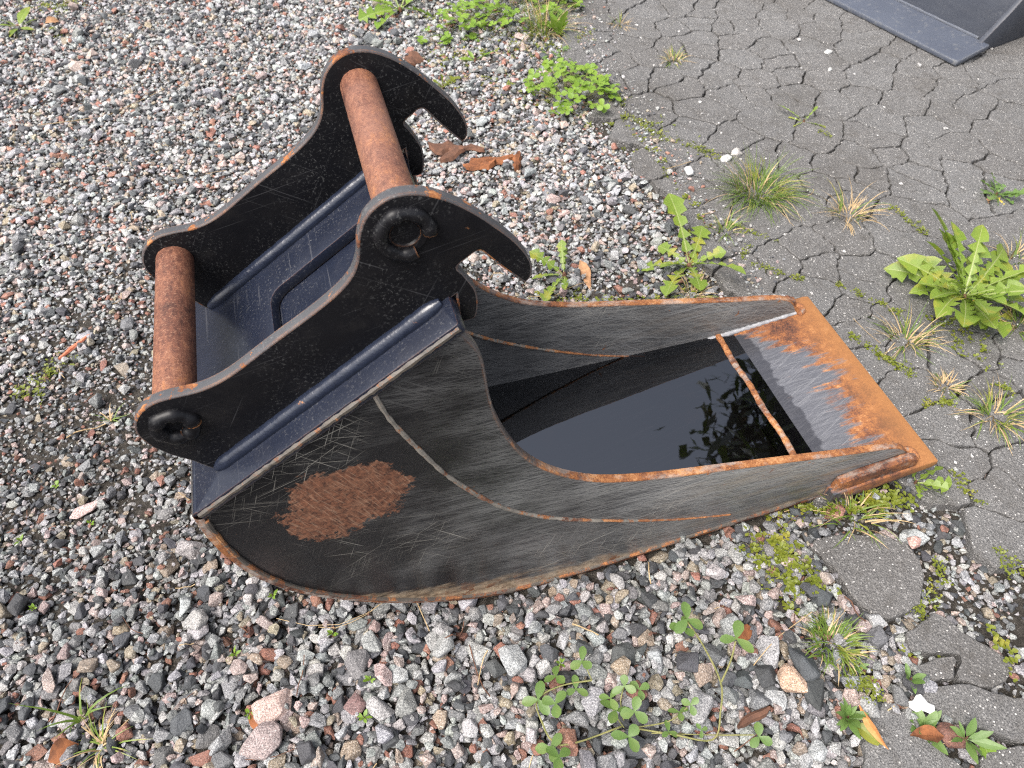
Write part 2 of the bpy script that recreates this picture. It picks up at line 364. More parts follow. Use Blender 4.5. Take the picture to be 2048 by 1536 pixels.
def mat_stone(name, src):
    m = M(name); co = m.pos()
    if src == 'attr': c = m.n('ShaderNodeVertexColor', layer_name='col').outputs['Color']
    else: c = m.n('ShaderNodeObjectInfo').outputs['Color']
    sp = m.noise(co, 330, 4, 0.75); big = m.noise(co, 70, 4, 0.65)
    lum = m.n('ShaderNodeRGBToBW'); m.set(lum.inputs[0], c); lum = m.lin(lum.outputs[0], 0.06, 0.2)
    hsv = m.n('ShaderNodeHueSaturation'); m.set(hsv.inputs['Color'], c); m.set(hsv.inputs['Value'], m.math('ADD', 0.5, big))
    c2 = hsv.outputs[0]
    dk = m.ramp(sp, [(0.4, 1.0), (0.47, 0.0)]); lt = m.ramp(sp, [(0.53, 0.0), (0.62, 1.0)])
    c2 = m.mix(m.math('MULTIPLY', dk, 0.7), c2, (0.04, 0.041, 0.044)); c2 = m.mix(m.math('MULTIPLY', m.math('MULTIPLY', lt, lum), 0.42), c2, (0.66, 0.65, 0.63))
    h = m.math('ADD', m.noise(co, 240, 4, 0.7), m.math('MULTIPLY', m.noise(co, 60, 3), 0.8))
    return m.done(c2, m.mix(big, 0.55, 0.85), 0.0, m.bump(h, 0.7, 0.0035), 0.45)

def mat_soil():
    m = M('soil'); co = m.obj()
    a = m.noise(co, 60, 6, 0.75); b = m.noise(co, 6, 4)
    col = m.ramp(a, [(0.3, (0.02, 0.017, 0.015)), (0.5, (0.06, 0.052, 0.045)), (0.7, (0.14, 0.124, 0.108))])
    col = m.mix(m.math('MULTIPLY', b, 0.4), col, (0.03, 0.028, 0.018))
    g = m.ramp(m.vor(co, 170), [(0.18, 1.0), (0.3, 0.0)]); g = m.math('MULTIPLY', g, m.ramp(m.noise(co, 90, 2), [(0.5, 0.0), (0.6, 1.0)]))
    col = m.mix(m.math('MULTIPLY', g, 0.7), col, (0.2, 0.19, 0.18))
    return m.done(col, 0.95, 0.0, m.bump(m.noise(co, 150, 6, 0.8), 1.0, 0.012), 0.2)

def mat_asphalt():
    m = M('old_asphalt'); co = m.pos(); oi = m.n('ShaderNodeObjectInfo')
    a = m.noise(co, 7, 4); ag = m.vor(co, 190, out='Color'); agd = m.vor(co, 190); f = m.noise(co, 420, 3, 0.75)
    r, g, b = m.sep(ag)
    base = m.mix(a, (0.15, 0.148, 0.147), (0.215, 0.212, 0.209))
    base = m.mix(m.math('MULTIPLY', oi.outputs['Random'], 0.55), base, (0.15, 0.141, 0.133))
    base = m.mix(m.math('MULTIPLY', m.lin(m.noise(co, 1.3, 4, 0.6), 0.42, 0.68), 0.55), base, (0.1, 0.095, 0.09))
    base = m.mix(m.ramp(f, [(0.38, 0.75), (0.55, 0.0)]), base, (0.03, 0.029, 0.029))
    lt = m.math('MULTIPLY', m.ramp(r, [(0.66, 0.0), (0.8, 1.0)]), m.ramp(agd, [(0.3, 1.0), (0.5, 0.0)]))
    base = m.mix(m.math('MULTIPLY', lt, 0.5), base, (0.36, 0.35, 0.34))
    lt2 = m.math('MULTIPLY', m.ramp(g, [(0.93, 0.0), (0.94, 1.0)]), m.ramp(agd, [(0.25, 1.0), (0.4, 0.0)]))
    base = m.mix(lt2, base, (0.6, 0.58, 0.55))
    st = m.ramp(m.noise(co, 3.1, 5, 0.65), [(0.5, 0.0), (0.7, 1.0)]); base = m.mix(m.math('MULTIPLY', st, 0.5), base, (0.075, 0.068, 0.06))
    st2 = m.ramp(m.noise(co, 19, 6, 0.7), [(0.52, 0.0), (0.72, 1.0)]); base = m.mix(m.math('MULTIPLY', st2, 0.55), base, (0.06, 0.053, 0.045))
    h = m.math('ADD', m.math('MULTIPLY', m.ramp(agd, [(0.1, 1.0), (0.6, 0.0)]), 0.6), m.math('MULTIPLY', f, 0.9))
    return m.done(base, 0.85, 0.0, m.bump(h, 0.85, 0.004), 0.35)

def mat_leaf(name, c1, c2, yellow=0.0, trans=0.35):
    m = M(name); co = m.obj(); oi = m.n('ShaderNodeObjectInfo')
    f = m.math('ADD', m.math('MULTIPLY', m.noise(co, 35, 4), 0.6), m.math('MULTIPLY', oi.outputs['Random'], 0.4))
    col = m.mix(f, c1, c2)
    if yellow: col = m.mix(m.math('MULTIPLY', m.ramp(m.noise(co, 16, 3), [(0.55, 0.0), (0.68, 1.0)]), yellow), col, (0.42, 0.33, 0.05))
    p = m.n('ShaderNodeBsdfPrincipled'); m.set(p.inputs['Base Color'], col); p.inputs['Roughness'].default_value = 0.45
    m.set(p.inputs['Normal'], m.bump(m.noise(co, 150, 3), 0.4, 0.001))
    t = m.n('ShaderNodeBsdfTranslucent'); m.set(t.inputs['Color'], m.mix(0.5, col, (0.25, 0.4, 0.03)))
    mx = m.n('ShaderNodeMixShader'); mx.inputs[0].default_value = trans; m.set(mx.inputs[1], p.outputs[0]); m.set(mx.inputs[2], t.outputs[0])
    m.t.links.new(mx.outputs[0], m.out.inputs[0]); return m.m
def mat_plain(name, c1, c2, rough=0.8, scale=60, bump=0.5):
    m = M(name); co = m.obj(); f = m.noise(co, scale, 5, 0.7)
    return m.done(m.mix(m.lin(f, 0.3, 0.7), c1, c2), rough, 0.0, m.bump(f, bump, 0.002), 0.35)

MAT_WALL = mat_wall('worn_black_paint'); MAT_EDGE = mat_edge_rust('rusty_rim')
MAT_EAR = mat_paint('black_paint', (0.0035, 0.0035, 0.0045), (0.008, 0.008, 0.0098), 0.3, 0.38, 0.6, 0.005, spec=0.22)
MAT_EAR_EDGE = mat_paint('black_paint_worn_edge', (0.03, 0.031, 0.035), (0.075, 0.076, 0.08), 0.45, 0.6, 1.0, 0.009, 0.585)
MAT_NAVY_SKY = mat_paint('navy_sky_tint_paint', (0.006, 0.008, 0.016), (0.014, 0.018, 0.032), 0.22, 0.4, 0.5, 0.004, spec=0.38)  # blue in this paint colour stands in for sky reflected on the plate
MAT_PIN = mat_pin(); MAT_LIP = mat_lip(); MAT_FLOOR = mat_floor(); MAT_WATER = mat_water()
MAT_WELD = mat_weld('painted_weld', (0.007, 0.0095, 0.019), (0.02, 0.026, 0.045), 0.22, -0.2)
MAT_WELD_RUST = mat_weld('worn_weld', (0.03, 0.029, 0.027), (0.3, 0.27, 0.23), 0.6, 0.35, 0.15)
MAT_WELD_SHINY = mat_weld('scoured_weld', (0.12, 0.12, 0.13), (0.45, 0.45, 0.46), 0.4, -0.05)
MAT_BAR = mat_edge_rust('rusty_bar', -0.1, 0.4, False)
MAT_SHELL = mat_edge_rust('rusty_shell', -0.1, 0.8, False)
MAT_STONE = mat_stone('gravel_stone', 'attr'); MAT_STONE_O = mat_stone('picked_stone', 'obj')
MAT_SOIL = mat_soil(); MAT_ASPHALT = mat_asphalt()
MAT_DAND = mat_leaf('dandelion_leaf', (0.105, 0.18, 0.02), (0.25, 0.33, 0.055), 0.45)
MAT_DAND_MID = mat_leaf('leaf_midrib', (0.28, 0.34, 0.12), (0.36, 0.38, 0.16))
MAT_CLOVER = mat_leaf('clover_leaf', (0.11, 0.21, 0.018), (0.24, 0.36, 0.05), 0.15)
MAT_CLOVER_D = mat_leaf('clover_leaf_dark', (0.075, 0.15, 0.03), (0.18, 0.27, 0.085), 0.1)
MAT_GRASS = mat_leaf('grass_blade', (0.08, 0.15, 0.02), (0.24, 0.32, 0.07), 0.5)
MAT_STRAW = mat_plain('dry_straw', (0.26, 0.17, 0.08), (0.5, 0.38, 0.22))
MAT_STEM = mat_plain('green_stem', (0.12, 0.13, 0.04), (0.24, 0.22, 0.09))
MAT_MOSS = mat_leaf('small_weed_leaf', (0.1, 0.14, 0.012), (0.26, 0.27, 0.04), 0.5)
MAT_YELLOW = mat_leaf('yellowed_leaf', (0.5, 0.36, 0.03), (0.6, 0.5, 0.1), 0.0)
MAT_DEAD = mat_plain('dead_leaf', (0.2, 0.1, 0.05), (0.4, 0.23, 0.12), 0.7)
MAT_BARK = mat_plain('bark_chip', (0.06, 0.022, 0.011), (0.26, 0.095, 0.035), 0.8, 45, 0.8)
MAT_BARK_D = mat_plain('bark_chip_dark', (0.05, 0.026, 0.018), (0.16, 0.075, 0.045), 0.85, 45, 0.8)
def mat_slate():
    m = M('blue_grey_paint'); co = m.obj(); x, y, z = m.sep(co)
    col = m.mix(m.noise(co, 8, 4), (0.05, 0.058, 0.08), (0.085, 0.096, 0.122))
    k = m.ramp(m.noise(co, 45, 6, 0.75), [(0.55, 0.0), (0.75, 1.0)]); col = m.mix(m.math('MULTIPLY', k, 0.4), col, (0.3, 0.29, 0.26))
    e = m.math('ADD', m.math('MULTIPLY', m.edge(0.012), 8.0), m.math('MULTIPLY', m.math('SUBTRACT', m.noise(co, 30, 4), 0.5), 1.5))
    col = m.mix(m.math('MULTIPLY', m.lin(e, 0.6, 1.6), 0.35), col, (0.34, 0.33, 0.29))
    return m.done(col, 0.42, 0.0, m.bump(m.noise(co, 60, 3), 0.15, 0.002), 0.5)
MAT_SLATE = mat_slate()
MAT_SLATE_D = mat_paint('dark_blue_grey_paint', (0.028, 0.032, 0.043), (0.05, 0.056, 0.07), 0.4, 0.5, 0.2)

# ================================================================ GROUND
def build_ground():
    xs = np.linspace(-3.0, 6.0, 181); ys = np.linspace(-0.9, 7.0, 159)
    V = []; F = []
    for y in ys:
        for x in xs:
            z = gz(x) - 0.017 + 0.006 * mnoise.noise(Vector((x * 9, y * 9, 0)))
            V.append((x, y, z))
    n = len(xs)
    for j in range(len(ys) - 1):
        for i in range(n - 1): F.append((j * n + i, j * n + i + 1, (j + 1) * n + i + 1, (j + 1) * n + i))
    o = obj('ground', mesh_of('ground', V, F, MAT_SOIL, 60)); tag(o, 'dark bare soil under the gravel and between the asphalt pieces', kind='structure')
    far = obj('distant_ground', mesh_of('distant_ground', [(-150, -150, -0.12), (150, -150, -0.12), (150, 150, -0.12), (-150, 150, -0.12)], [(0, 1, 2, 3)], MAT_SOIL))
    tag(far, 'dark ground running on beyond the yard', kind='structure')
build_ground()

# ---------------------------------------------------------------- cracked asphalt: every piece its own slab
SEEDS = [(1.223, 3.255), (1.313, 3.254), (1.464, 3.217), (1.541, 3.113), (1.723, 3.11), (1.774, 3.057), (1.708, 2.931), (1.6, 2.928), (1.449, 2.96), (1.248, 3.077), (1.185, 2.935), (1.187, 2.784), (1.348, 2.822), (1.586, 2.72), (1.915, 2.991), (2.076, 2.944), (1.899, 2.829), (1.796, 2.848), (1.79, 2.77), (1.868, 2.649), (1.773, 2.602), (2.026, 2.792), (1.269, 2.578), (1.587, 2.485), (1.405, 2.453), (1.731, 2.415), (1.859, 2.495), (1.743, 2.262), (1.674, 2.282), (1.566, 2.323), (1.417, 2.26), (1.237, 2.339), (1.055, 2.357), (1.08, 2.208), (1.307, 2.158), (1.418, 2.062), (1.613, 2.144), (1.477, 1.945), (1.379, 1.914), (1.254, 1.921), (1.056, 1.979), (1.226, 2.033), (2.286, 2.783), (2.174, 2.864), (2.174, 2.715), (2.337, 2.605), (2.074, 2.625), (2.03, 2.477), (1.859, 2.435), (1.975, 2.342), (1.845, 2.284), (1.944, 2.191), (2.238, 2.533), (2.288, 2.412), (2.367, 2.317), (2.138, 2.295), (2.053, 2.205), (2.17, 2.107), (2.306, 2.217), (2.371, 2.141), (2.414, 2.009), (2.592, 2.192), (2.72, 2.245), (2.621, 2.077), (2.505, 1.93), (2.265, 1.999), (2.165, 1.935), (2.027, 2.034), (1.91, 1.919), (1.733, 1.987), (1.809, 1.862), (1.997, 1.784), (2.168, 1.796), (2.388, 1.82), (2.232, 1.641), (2.337, 1.708), (1.916, 1.711), (1.577, 1.884), (1.693, 1.791), (1.783, 1.728), (2.093, 1.623), (2.176, 1.578), (2.241, 3.009), (2.334, 2.93), (2.507, 2.227), (2.355, 2.751), (2.404, 2.474), (2.856, 2.375), (2.817, 2.258), (2.468, 2.402), (2.643, 2.404), (1.469, 1.767), (1.916, 1.809), (1.86, 1.688), (1.67, 1.681), (1.583, 1.72), (1.451, 1.645), (1.612, 1.624), (1.722, 1.515), (1.638, 1.435), (1.321, 1.601), (1.518, 1.476), (1.358, 1.464), (1.263, 1.418), (1.129, 1.644), (1.179, 1.557), (1.091, 1.525), (1.128, 1.391), (1.292, 1.286), (1.496, 1.317), (1.427, 1.241), (1.361, 1.362), (1.365, 1.188), (1.427, 1.126), (1.114, 1.85), (1.336, 1.076), (1.296, 0.983), (1.341, 0.882), (1.343, 0.762), (1.482, 0.919), (1.532, 0.826), (1.626, 0.847), (1.305, 0.645), (1.224, 0.613), (1.321, 0.554), (1.531, 0.734), (1.44, 0.61), (1.387, 0.993), (1.448, 0.692), (1.705, 0.926), (1.58, 0.963), (1.539, 0.622), (1.402, 0.436), (1.7, 0.806), (1.934, 1.053), (2.163, 1.291), (2.493, 1.591), (2.816, 1.947), (3.218, 2.248), (1.298, 0.319), (1.082, 0.883), (1.023, 1.004), (0.977, 1.228), (0.923, 0.73)]
DUMMY = [(1.045, 3.295), (0.988, 2.964), (0.975, 2.661), (0.958, 2.431), (0.987, 2.293), (1.004, 2.134), (1.02, 1.986), (1.024, 1.823), (1.017, 1.688), (0.982, 1.571), (0.954, 1.438), (0.942, 1.31), (0.927, 1.154), (0.899, 0.981), (0.873, 0.827), (0.85, 0.688), (0.881, 0.609), (0.958, 0.571), (1.069, 0.564), (1.119, 0.523), (1.157, 0.486), (1.09, 0.431), (1.165, 0.397), (1.231, 0.354), (1.249, 0.258)]
SLABS = [[(0.853, 0.552), (0.886, 0.564), (0.924, 0.57), (0.969, 0.56), (1.004, 0.544), (1.035, 0.513), (1.055, 0.472), (1.053, 0.438), (1.046, 0.411), (1.01, 0.385), (0.966, 0.375), (0.92, 0.374), (0.89, 0.383), (0.875, 0.404), (0.87, 0.441), (0.87, 0.495)], [(0.764, 0.216), (0.793, 0.215), (0.819, 0.204), (0.843, 0.175), (0.859, 0.15), (0.873, 0.124), (0.896, 0.081), (0.867, 0.056), (0.772, 0.071), (0.701, 0.099), (0.738, 0.173)], [(0.903, 0.222), (0.931, 0.224), (0.97, 0.219), (1.013, 0.199), (1.054, 0.17), (1.064, 0.144), (1.043, 0.11), (1.004, 0.091), (0.962, 0.119), (0.923, 0.156), (0.888, 0.19)], [(0.919, 0.268), (0.955, 0.269), (0.99, 0.262), (0.974, 0.238), (0.942, 0.234), (0.907, 0.24)], [(0.925, 0.334), (0.965, 0.344), (1.007, 0.335), (1.028, 0.302), (1.057, 0.264), (1.082, 0.224), (1.059, 0.206), (1.02, 0.207), (0.973, 0.228), (1.0, 0.259), (0.965, 0.277), (0.926, 0.3)], [(0.942, 0.084), (1.008, 0.077), (1.031, 0.052), (1.009, 0.017), (0.933, 0.022), (0.907, 0.053)]]
ASPH_TOP = 0.012
def jag(p):
    v = mnoise.noise_vector(Vector((p[0] * 30, p[1] * 30, 3.3))) * 0.011 + mnoise.noise_vector(Vector((p[0] * 7, p[1] * 7, 9.1))) * 0.034
    w = mnoise.noise_vector(Vector((p[0] * 75, p[1] * 75, 5.1))) * 0.0055
    return np.array([p[0] + v.x + w.x, p[1] + v.y + w.y])
def clip(poly, n, c):                       # keep n.p <= c
    out = []
    for i in range(len(poly)):
        a, b = poly[i], poly[(i + 1) % len(poly)]; da, db = n @ a - c, n @ b - c
        if da <= 0: out.append(a)
        if da * db < 0: out.append(a + (b - a) * (da / (da - db)))
    return out
def slab_mesh(outline, cx, cy, seed):
    r = random.Random(seed)
    tx, ty, dz = r.gauss(0, 0.006), r.gauss(0, 0.006), r.gauss(0, 0.0010)
    V = []; n = len(outline)
    cen = np.array([cx, cy])
    def zt(p): return gz(p[0]) + ASPH_TOP + dz + tx * (p[0] - cx) + ty * (p[1] - cy)
    for ins, dzr in ((0.0035, 0.0), (0.0015, -0.0008), (0.0, -0.003), (-0.0005, -0.045)):
        for p in outline:
            d = cen - p; L = np.linalg.norm(d) + 1e-9
            q = p + d / L * min(ins, L * 0.3); V.append((q[0], q[1], zt(q) + dzr))
    F = [tuple(range(n))]
    for k in range(3):
        for i in range(n): F.append((k * n + i, (k + 1) * n + i, (k + 1) * n + (i + 1) % n, k * n + (i + 1) % n))
    bm = bmesh.new(); bv = [bm.verts.new(v) for v in V]
    for f in F:
        try: bm.faces.new([bv[i] for i in f])
        except ValueError: pass
    return bm_mesh('asphalt_slab', bm, MAT_ASPHALT, 12)
def build_asphalt():
    root = empty('asphalt', (1.6, 1.6, gz(1.6))); tag(root, 'weathered grey asphalt broken into many pieces by cracks', kind='structure')
    S = [np.array(s) for s in SEEDS]; A = S + [np.array(d) for d in DUMMY]
    # more pieces beyond the frame so the pavement does not stop at the picture's edge
    for _ in range(4000):
        p = np.array([rng.uniform(1.3, 4.6), rng.uniform(-0.6, 5.2)])
        if min(np.linalg.norm(p - q) for q in A) > 0.24: S.append(p); A.append(p)
    # local crazing: smaller pieces in patches
    for _ in range(900):
        p = np.array([rng.uniform(1.15, 3.3), rng.uniform(0.4, 3.4)])
        if mnoise.noise(Vector((p[0] * 1.7, p[1] * 1.7, 6.0))) > 0.2 and min(np.linalg.norm(p - q) for q in A) > 0.085: S.append(p); A.append(p)
    k = 0
    for i, s in enumerate(S):
        cell = [s + np.array(c) for c in ((-.35, -.35), (.35, -.35), (.35, .35), (-.35, .35))]
        near = sorted(range(len(A)), key=lambda j: np.linalg.norm(A[j] - s))[1:26]
        half = 0.0021 + 0.003 * abs(mnoise.noise(Vector((s[0] * 3, s[1] * 3, 1))))
        for j in near:
            d = A[j] - s; L = np.linalg.norm(d)
            if L < 1e-6: continue
            n = d / L; cell = clip(cell, n, n @ (s + d / 2) - half)
            if len(cell) < 3: break
        if len(cell) < 3: continue
        pts = resample(cell + [cell[0]], 0.008)[:-1]
        pts = [jag(p) for p in pts]
        obj('asphalt_slab', slab_mesh(pts, s[0], s[1], i), root); k += 1
    for i, pl in enumerate(SLABS):
        sm = spline(pl, 3, True); pts = [jag(p) for p in resample(sm + [sm[0]], 0.011)[:-1]]
        c = np.mean(pts, axis=0); obj('asphalt_slab', slab_mesh(pts, c[0], c[1], 900 + i), root)
    return A
ASEEDS = build_asphalt()

# ================================================================ THE BUCKET (outlines in x, z; the bucket's width runs along y)
ZO = 0.035
def up(l): return [(p[0], p[1] + ZO) for p in l]
YN, YF = 0.665, 1.176                       # outer faces of the two side walls
EN, EF = 0.715, 1.072                       # outer face of the near ear, inner face of the far ear
PLATE0, PLATE1 = np.array((-0.291, 0.538 + ZO)), np.array((0.12, 0.816 + ZO))
PD = (PLATE1 - PLATE0) / np.linalg.norm(PLATE1 - PLATE0); PN = np.array((-PD[1], PD[0])); PLEN = float(np.linalg.norm(PLATE1 - PLATE0))
bucket = empty('excavator_bucket', (0.3, 0.92, 0.0))
tag(bucket, 'black excavator bucket with rusty rim, two pins and water inside', 'bucket')
BOT = up([(-0.298, 0.536), (-0.297, 0.481), (-0.289, 0.406), (-0.268, 0.323), (-0.239, 0.259), (-0.201, 0.202), (-0.152, 0.15), (-0.089, 0.095), (-0.015, 0.045), (0.065, 0.004), (0.15, -0.026), (0.25, -0.039), (0.39, -0.035), (0.524, -0.022), (0.647, -0.008), (0.748, 0.002), (0.871, 0.012), (0.945, 0.02)])
RIM = up([(0.122, 0.806), (0.142, 0.771), (0.152, 0.74), (0.156, 0.705), (0.160, 0.66), (0.168, 0.611), (0.185, 0.551), (0.206, 0.498), (0.235, 0.448), (0.271, 0.405), (0.316, 0.366), (0.367, 0.334), (0.43, 0.309), (0.51, 0.286), (0.588, 0.268), (0.66, 0.252), (0.804, 0.219), (0.93, 0.19), (1.03, 0.170), (1.08, 0.156), (1.115, 0.132), (1.138, 0.094)])
botc = spline(BOT, 4); rimc = spline(RIM, 4)
wall_outline = [tuple(p) for p in botc] + [(1.0, 0.08), (1.146, 0.107)] + [tuple(p) for p in rimc[::-1]] + [tuple(PLATE1 - PN * 0.004), tuple(PLATE0 - PN * 0.004)]
SEAM = up([(-0.002, 0.715), (0.009, 0.665), (0.028, 0.61), (0.052, 0.55), (0.078, 0.489), (0.108, 0.434), (0.14, 0.382), (0.18, 0.328), (0.228, 0.282), (0.275, 0.246), (0.335, 0.209), (0.43, 0.158), (0.541, 0.107), (0.63, 0.074), (0.7, 0.052)])
seamc = spline(SEAM, 6)
MAT_WALL_IN = mat_wall('worn_black_paint_inside', True)
for k, (ya, yb) in enumerate(((YN, YN + 0.018), (YF - 0.018, YF))):
    w = obj('side_wall', extrude_xz('side_wall', wall_outline, ya, yb, [MAT_WALL if k == 0 else MAT_WALL_IN, MAT_EDGE], 0.0035, 3, 1), bucket)
    if k == 0: w['label'] = 'scratched black side wall with a large brown rust patch'
    for yy in (ya, yb):
        b = tube('seam_weld', [(p[0], yy, p[1]) for p in seamc], [0.0043 * (1 - 0.45 * smoothstep(0.3, 0.7, p[0])) for p in seamc], MAT_WELD_RUST, None, 7, 0.22, 3)
        b.parent = w
# shell: back and floor in one curved plate, 10 mm thick, a hair wider than the walls
def offset(c, d):
    out = []
    for i in range(len(c)):
        t = c[min(i + 1, len(c) - 1)] - c[max(i - 1, 0)]; t = t / np.linalg.norm(t); out.append(c[i] + np.array((-t[1], t[0])) * d)
    return out
shell_o = [tuple(p) for p in offset(botc, -0.002)] + [tuple(p) for p in offset(botc, 0.012)][::-1]
sh = extrude_xz('floor_shell', shell_o, YN - 0.003, YF + 0.003, [MAT_FLOOR, MAT_SHELL], 0.002, 2, 0)
for p in sh.polygons:
    if abs(p.normal.y) > 0.5 or p.normal.z < -0.15: p.material_index = 1
obj('floor_shell', sh, bucket)
# bottom weld between wall and shell
wl_ = offset(botc, 0.012)
b = tube('corner_weld', [(p[0], YN - 0.001, p[1]) for p in wl_[2:-4]], 0.0045, mat_weld('edge_weld', (0.03, 0.028, 0.026), (0.12, 0.1, 0.08), 0.6, 0.55), bucket, 7, 0.25, 8)
# lip plate
lip_o = [(0.938, 0.062), (0.95, 0.0615), (1.05, 0.079), (1.19, 0.106), (1.202, 0.117), (1.199, 0.128), (1.185, 0.131), (1.05, 0.1165), (0.938, 0.1012)]
obj('lip_root', extrude_xz('lip_root', [(0.895, 0.07), (0.942, 0.072), (0.942, 0.1014), (0.905, 0.0965)], YN + 0.01, YF - 0.01, [MAT_LIP, MAT_LIP], 0.0), bucket)
me = extrude_xz('lip_plate', lip_o, 0.638, 1.207, [MAT_LIP, MAT_LIP], 0.004, 3, 1)
obj('lip_plate', me, bucket)['label'] = 'thick cutting lip with orange rust along its front edge'
tube('floor_weld', [(0.908 + 0.002 * math.sin(y * 40), y, 0.1015) for y in np.linspace(YN + 0.01, YF - 0.01, 40)], 0.0085, MAT_EDGE, bucket, 10, 0.12, 5)
for k, yy in enumerate((YN + 0.017, YF - 0.018)):
    tube('lip_weld', [(x, yy, 0.099 + (x - 0.9) * 0.115) for x in np.linspace(0.88, 1.135, 34)], [0.0075] * 20 + [0.007 - 0.0001 * i for i in range(14)], MAT_WELD_SHINY, bucket, 8, 0.22, 11 + k)
    yb = (YN - 0.022, YN) if k == 0 else (YF, YF + 0.022)
    bar = [(0.942, 0.088), (0.948, 0.136), (1.0, 0.148), (1.12, 0.162), (1.142, 0.150), (1.148, 0.112)]
    obj('wear_bar', extrude_xz('wear_bar', bar, *yb, [MAT_BAR, MAT_BAR], 0.005, 3, 1), bucket)
    yc = YN + 0.0075 if k == 0 else YF - 0.0075
    arc = [(1.134 + 0.024 * math.sin(a), yc + 0.019 * math.cos(a), 0.1235 + 0.004 * math.sin(a)) for a in np.linspace(0.15, math.pi - 0.15, 12)]
    tube('end_weld', arc, [0.005, 0.007, 0.0085, 0.0095, 0.01, 0.0102, 0.0102, 0.01, 0.0095, 0.0085, 0.007, 0.005], MAT_WELD_RUST, bucket, 8, 0.1, 31 + k)
# top plate with a rectangular window, and the plate below it
def pl(s, h): return PLATE0 + PD * s + PN * h
def plate_ring(name, s0, s1, y0, y1, hs0, hs1, hy0, hy1, h0, h1, mat, parent):
    bm = bmesh.new(); rc = 0.022
    def loop(sa, sb, ya, yb, h, r):
        out = []
        for (cs, cy_, a0) in ((sb - r, yb - r, 0), (sa + r, yb - r, 90), (sa + r, ya + r, 180), (sb - r, ya + r, 270)):
            for k in range(4):
                a = math.radians(a0 + 30 * k); s_, y_ = cs + r * math.cos(a), cy_ + r * math.sin(a)
                q = pl(s_, h); out.append(bm.verts.new((q[0], y_, q[1])))
        return out
    L = [loop(s0, s1, y0, y1, h0, 0.004), loop(s0, s1, y0, y1, h1, 0.004), loop(hs0, hs1, hy0, hy1, h1, rc), loop(hs0, hs1, hy0, hy1, h0, rc)]
    for k in range(4):
        a, b_ = L[k], L[(k + 1) % 4]
        for i in range(16): bm.faces.new((a[i], a[(i + 1) % 16], b_[(i + 1) % 16], b_[i]))
    bmesh.ops.recalc_face_normals(bm, faces=bm.faces)
    e = [e for e in bm.edges if abs(e.calc_face_angle(0)) > 1.0]
    bmesh.ops.bevel(bm, geom=e, offset=0.003, segments=2, profile=0.5, affect='EDGES')
    return obj(name, bm_mesh(name, bm, mat, 35), parent)
top = plate_ring('top_plate', -0.004, PLEN + 0.004, YN - 0.004, YF + 0.004, 0.192, 0.44, 0.82, 0.985, -0.016, 0.004, MAT_NAVY_SKY, bucket)
# sheet under the window
bm = bmesh.new()
q = [pl(0.17, -0.017), pl(0.46, -0.017), pl(0.46, -0.027), pl(0.17, -0.027)]
inner = extrude_xz('inner_panel', [tuple(p) for p in q], 0.8, 1.005, [MAT_NAVY_SKY, MAT_NAVY_SKY], 0.001, 1)
obj('inner_panel', inner, top)
# rolled lower edge of the top plate
tube('rolled_edge', [(*[pl(-0.001, -0.006)[0]], y, pl(-0.001, -0.006)[1]) for y in np.linspace(YN - 0.003, YF + 0.003, 8)], 0.0105, MAT_NAVY_SKY, top, 12)
tube('edge_weld', [(*(pl(s, -0.004)[:1]), YN - 0.003, pl(s, -0.004)[1]) for s in np.linspace(0.0, PLEN, 60)], 0.0048, mat_weld('plate_edge_weld', (0.02, 0.02, 0.021), (0.12, 0.1, 0.078), 0.5, 0.3), top, 7, 0.25, 17)
# ears
EAR = [(0.227, 0.817), (0.236, 0.828), (0.235, 0.854), (0.217, 0.888), (0.188, 0.922), (0.158, 0.952), (0.126, 0.976), (0.096, 0.989), (0.071, 0.991), (0.052, 0.985), (0.036, 0.973), (0.025, 0.957), (0.018, 0.936), (0.014, 0.913), (0.004, 0.889), (-0.015, 0.867), (-0.041, 0.847), (-0.071, 0.827), (-0.105, 0.806), (-0.14, 0.783), (-0.172, 0.762), (-0.199, 0.748), (-0.228, 0.740), (-0.26, 0.739), (-0.286, 0.735), (-0.308, 0.721), (-0.322, 0.699), (-0.325, 0.675), (-0.318, 0.648), (-0.302, 0.622), (-0.280, 0.598), (-0.262, 0.572)]
EAR_R = [(0.148, 0.768), (0.157, 0.773), (0.161, 0.798), (0.159, 0.821), (0.152, 0.838), (0.143, 0.855), (0.136, 0.868), (0.151, 0.880), (0.161, 0.8865), (0.169, 0.885), (0.181, 0.870), (0.203, 0.843)]
ear_top = spline(up(EAR[:-3]), 3); ear_out = [tuple(p) for p in ear_top] + up(EAR[-3:])
pb = pl(0.045, -0.002); pe = pl(PLEN + 0.012, -0.002)
ear_out += [tuple(pb), tuple(pe), (0.133, 0.768 + ZO)] + [tuple(p) for p in spline(up(EAR_R), 3)][:-1]
PINA, PINB = (-0.274, 0.684 + ZO), (0.075, 0.937 + ZO)
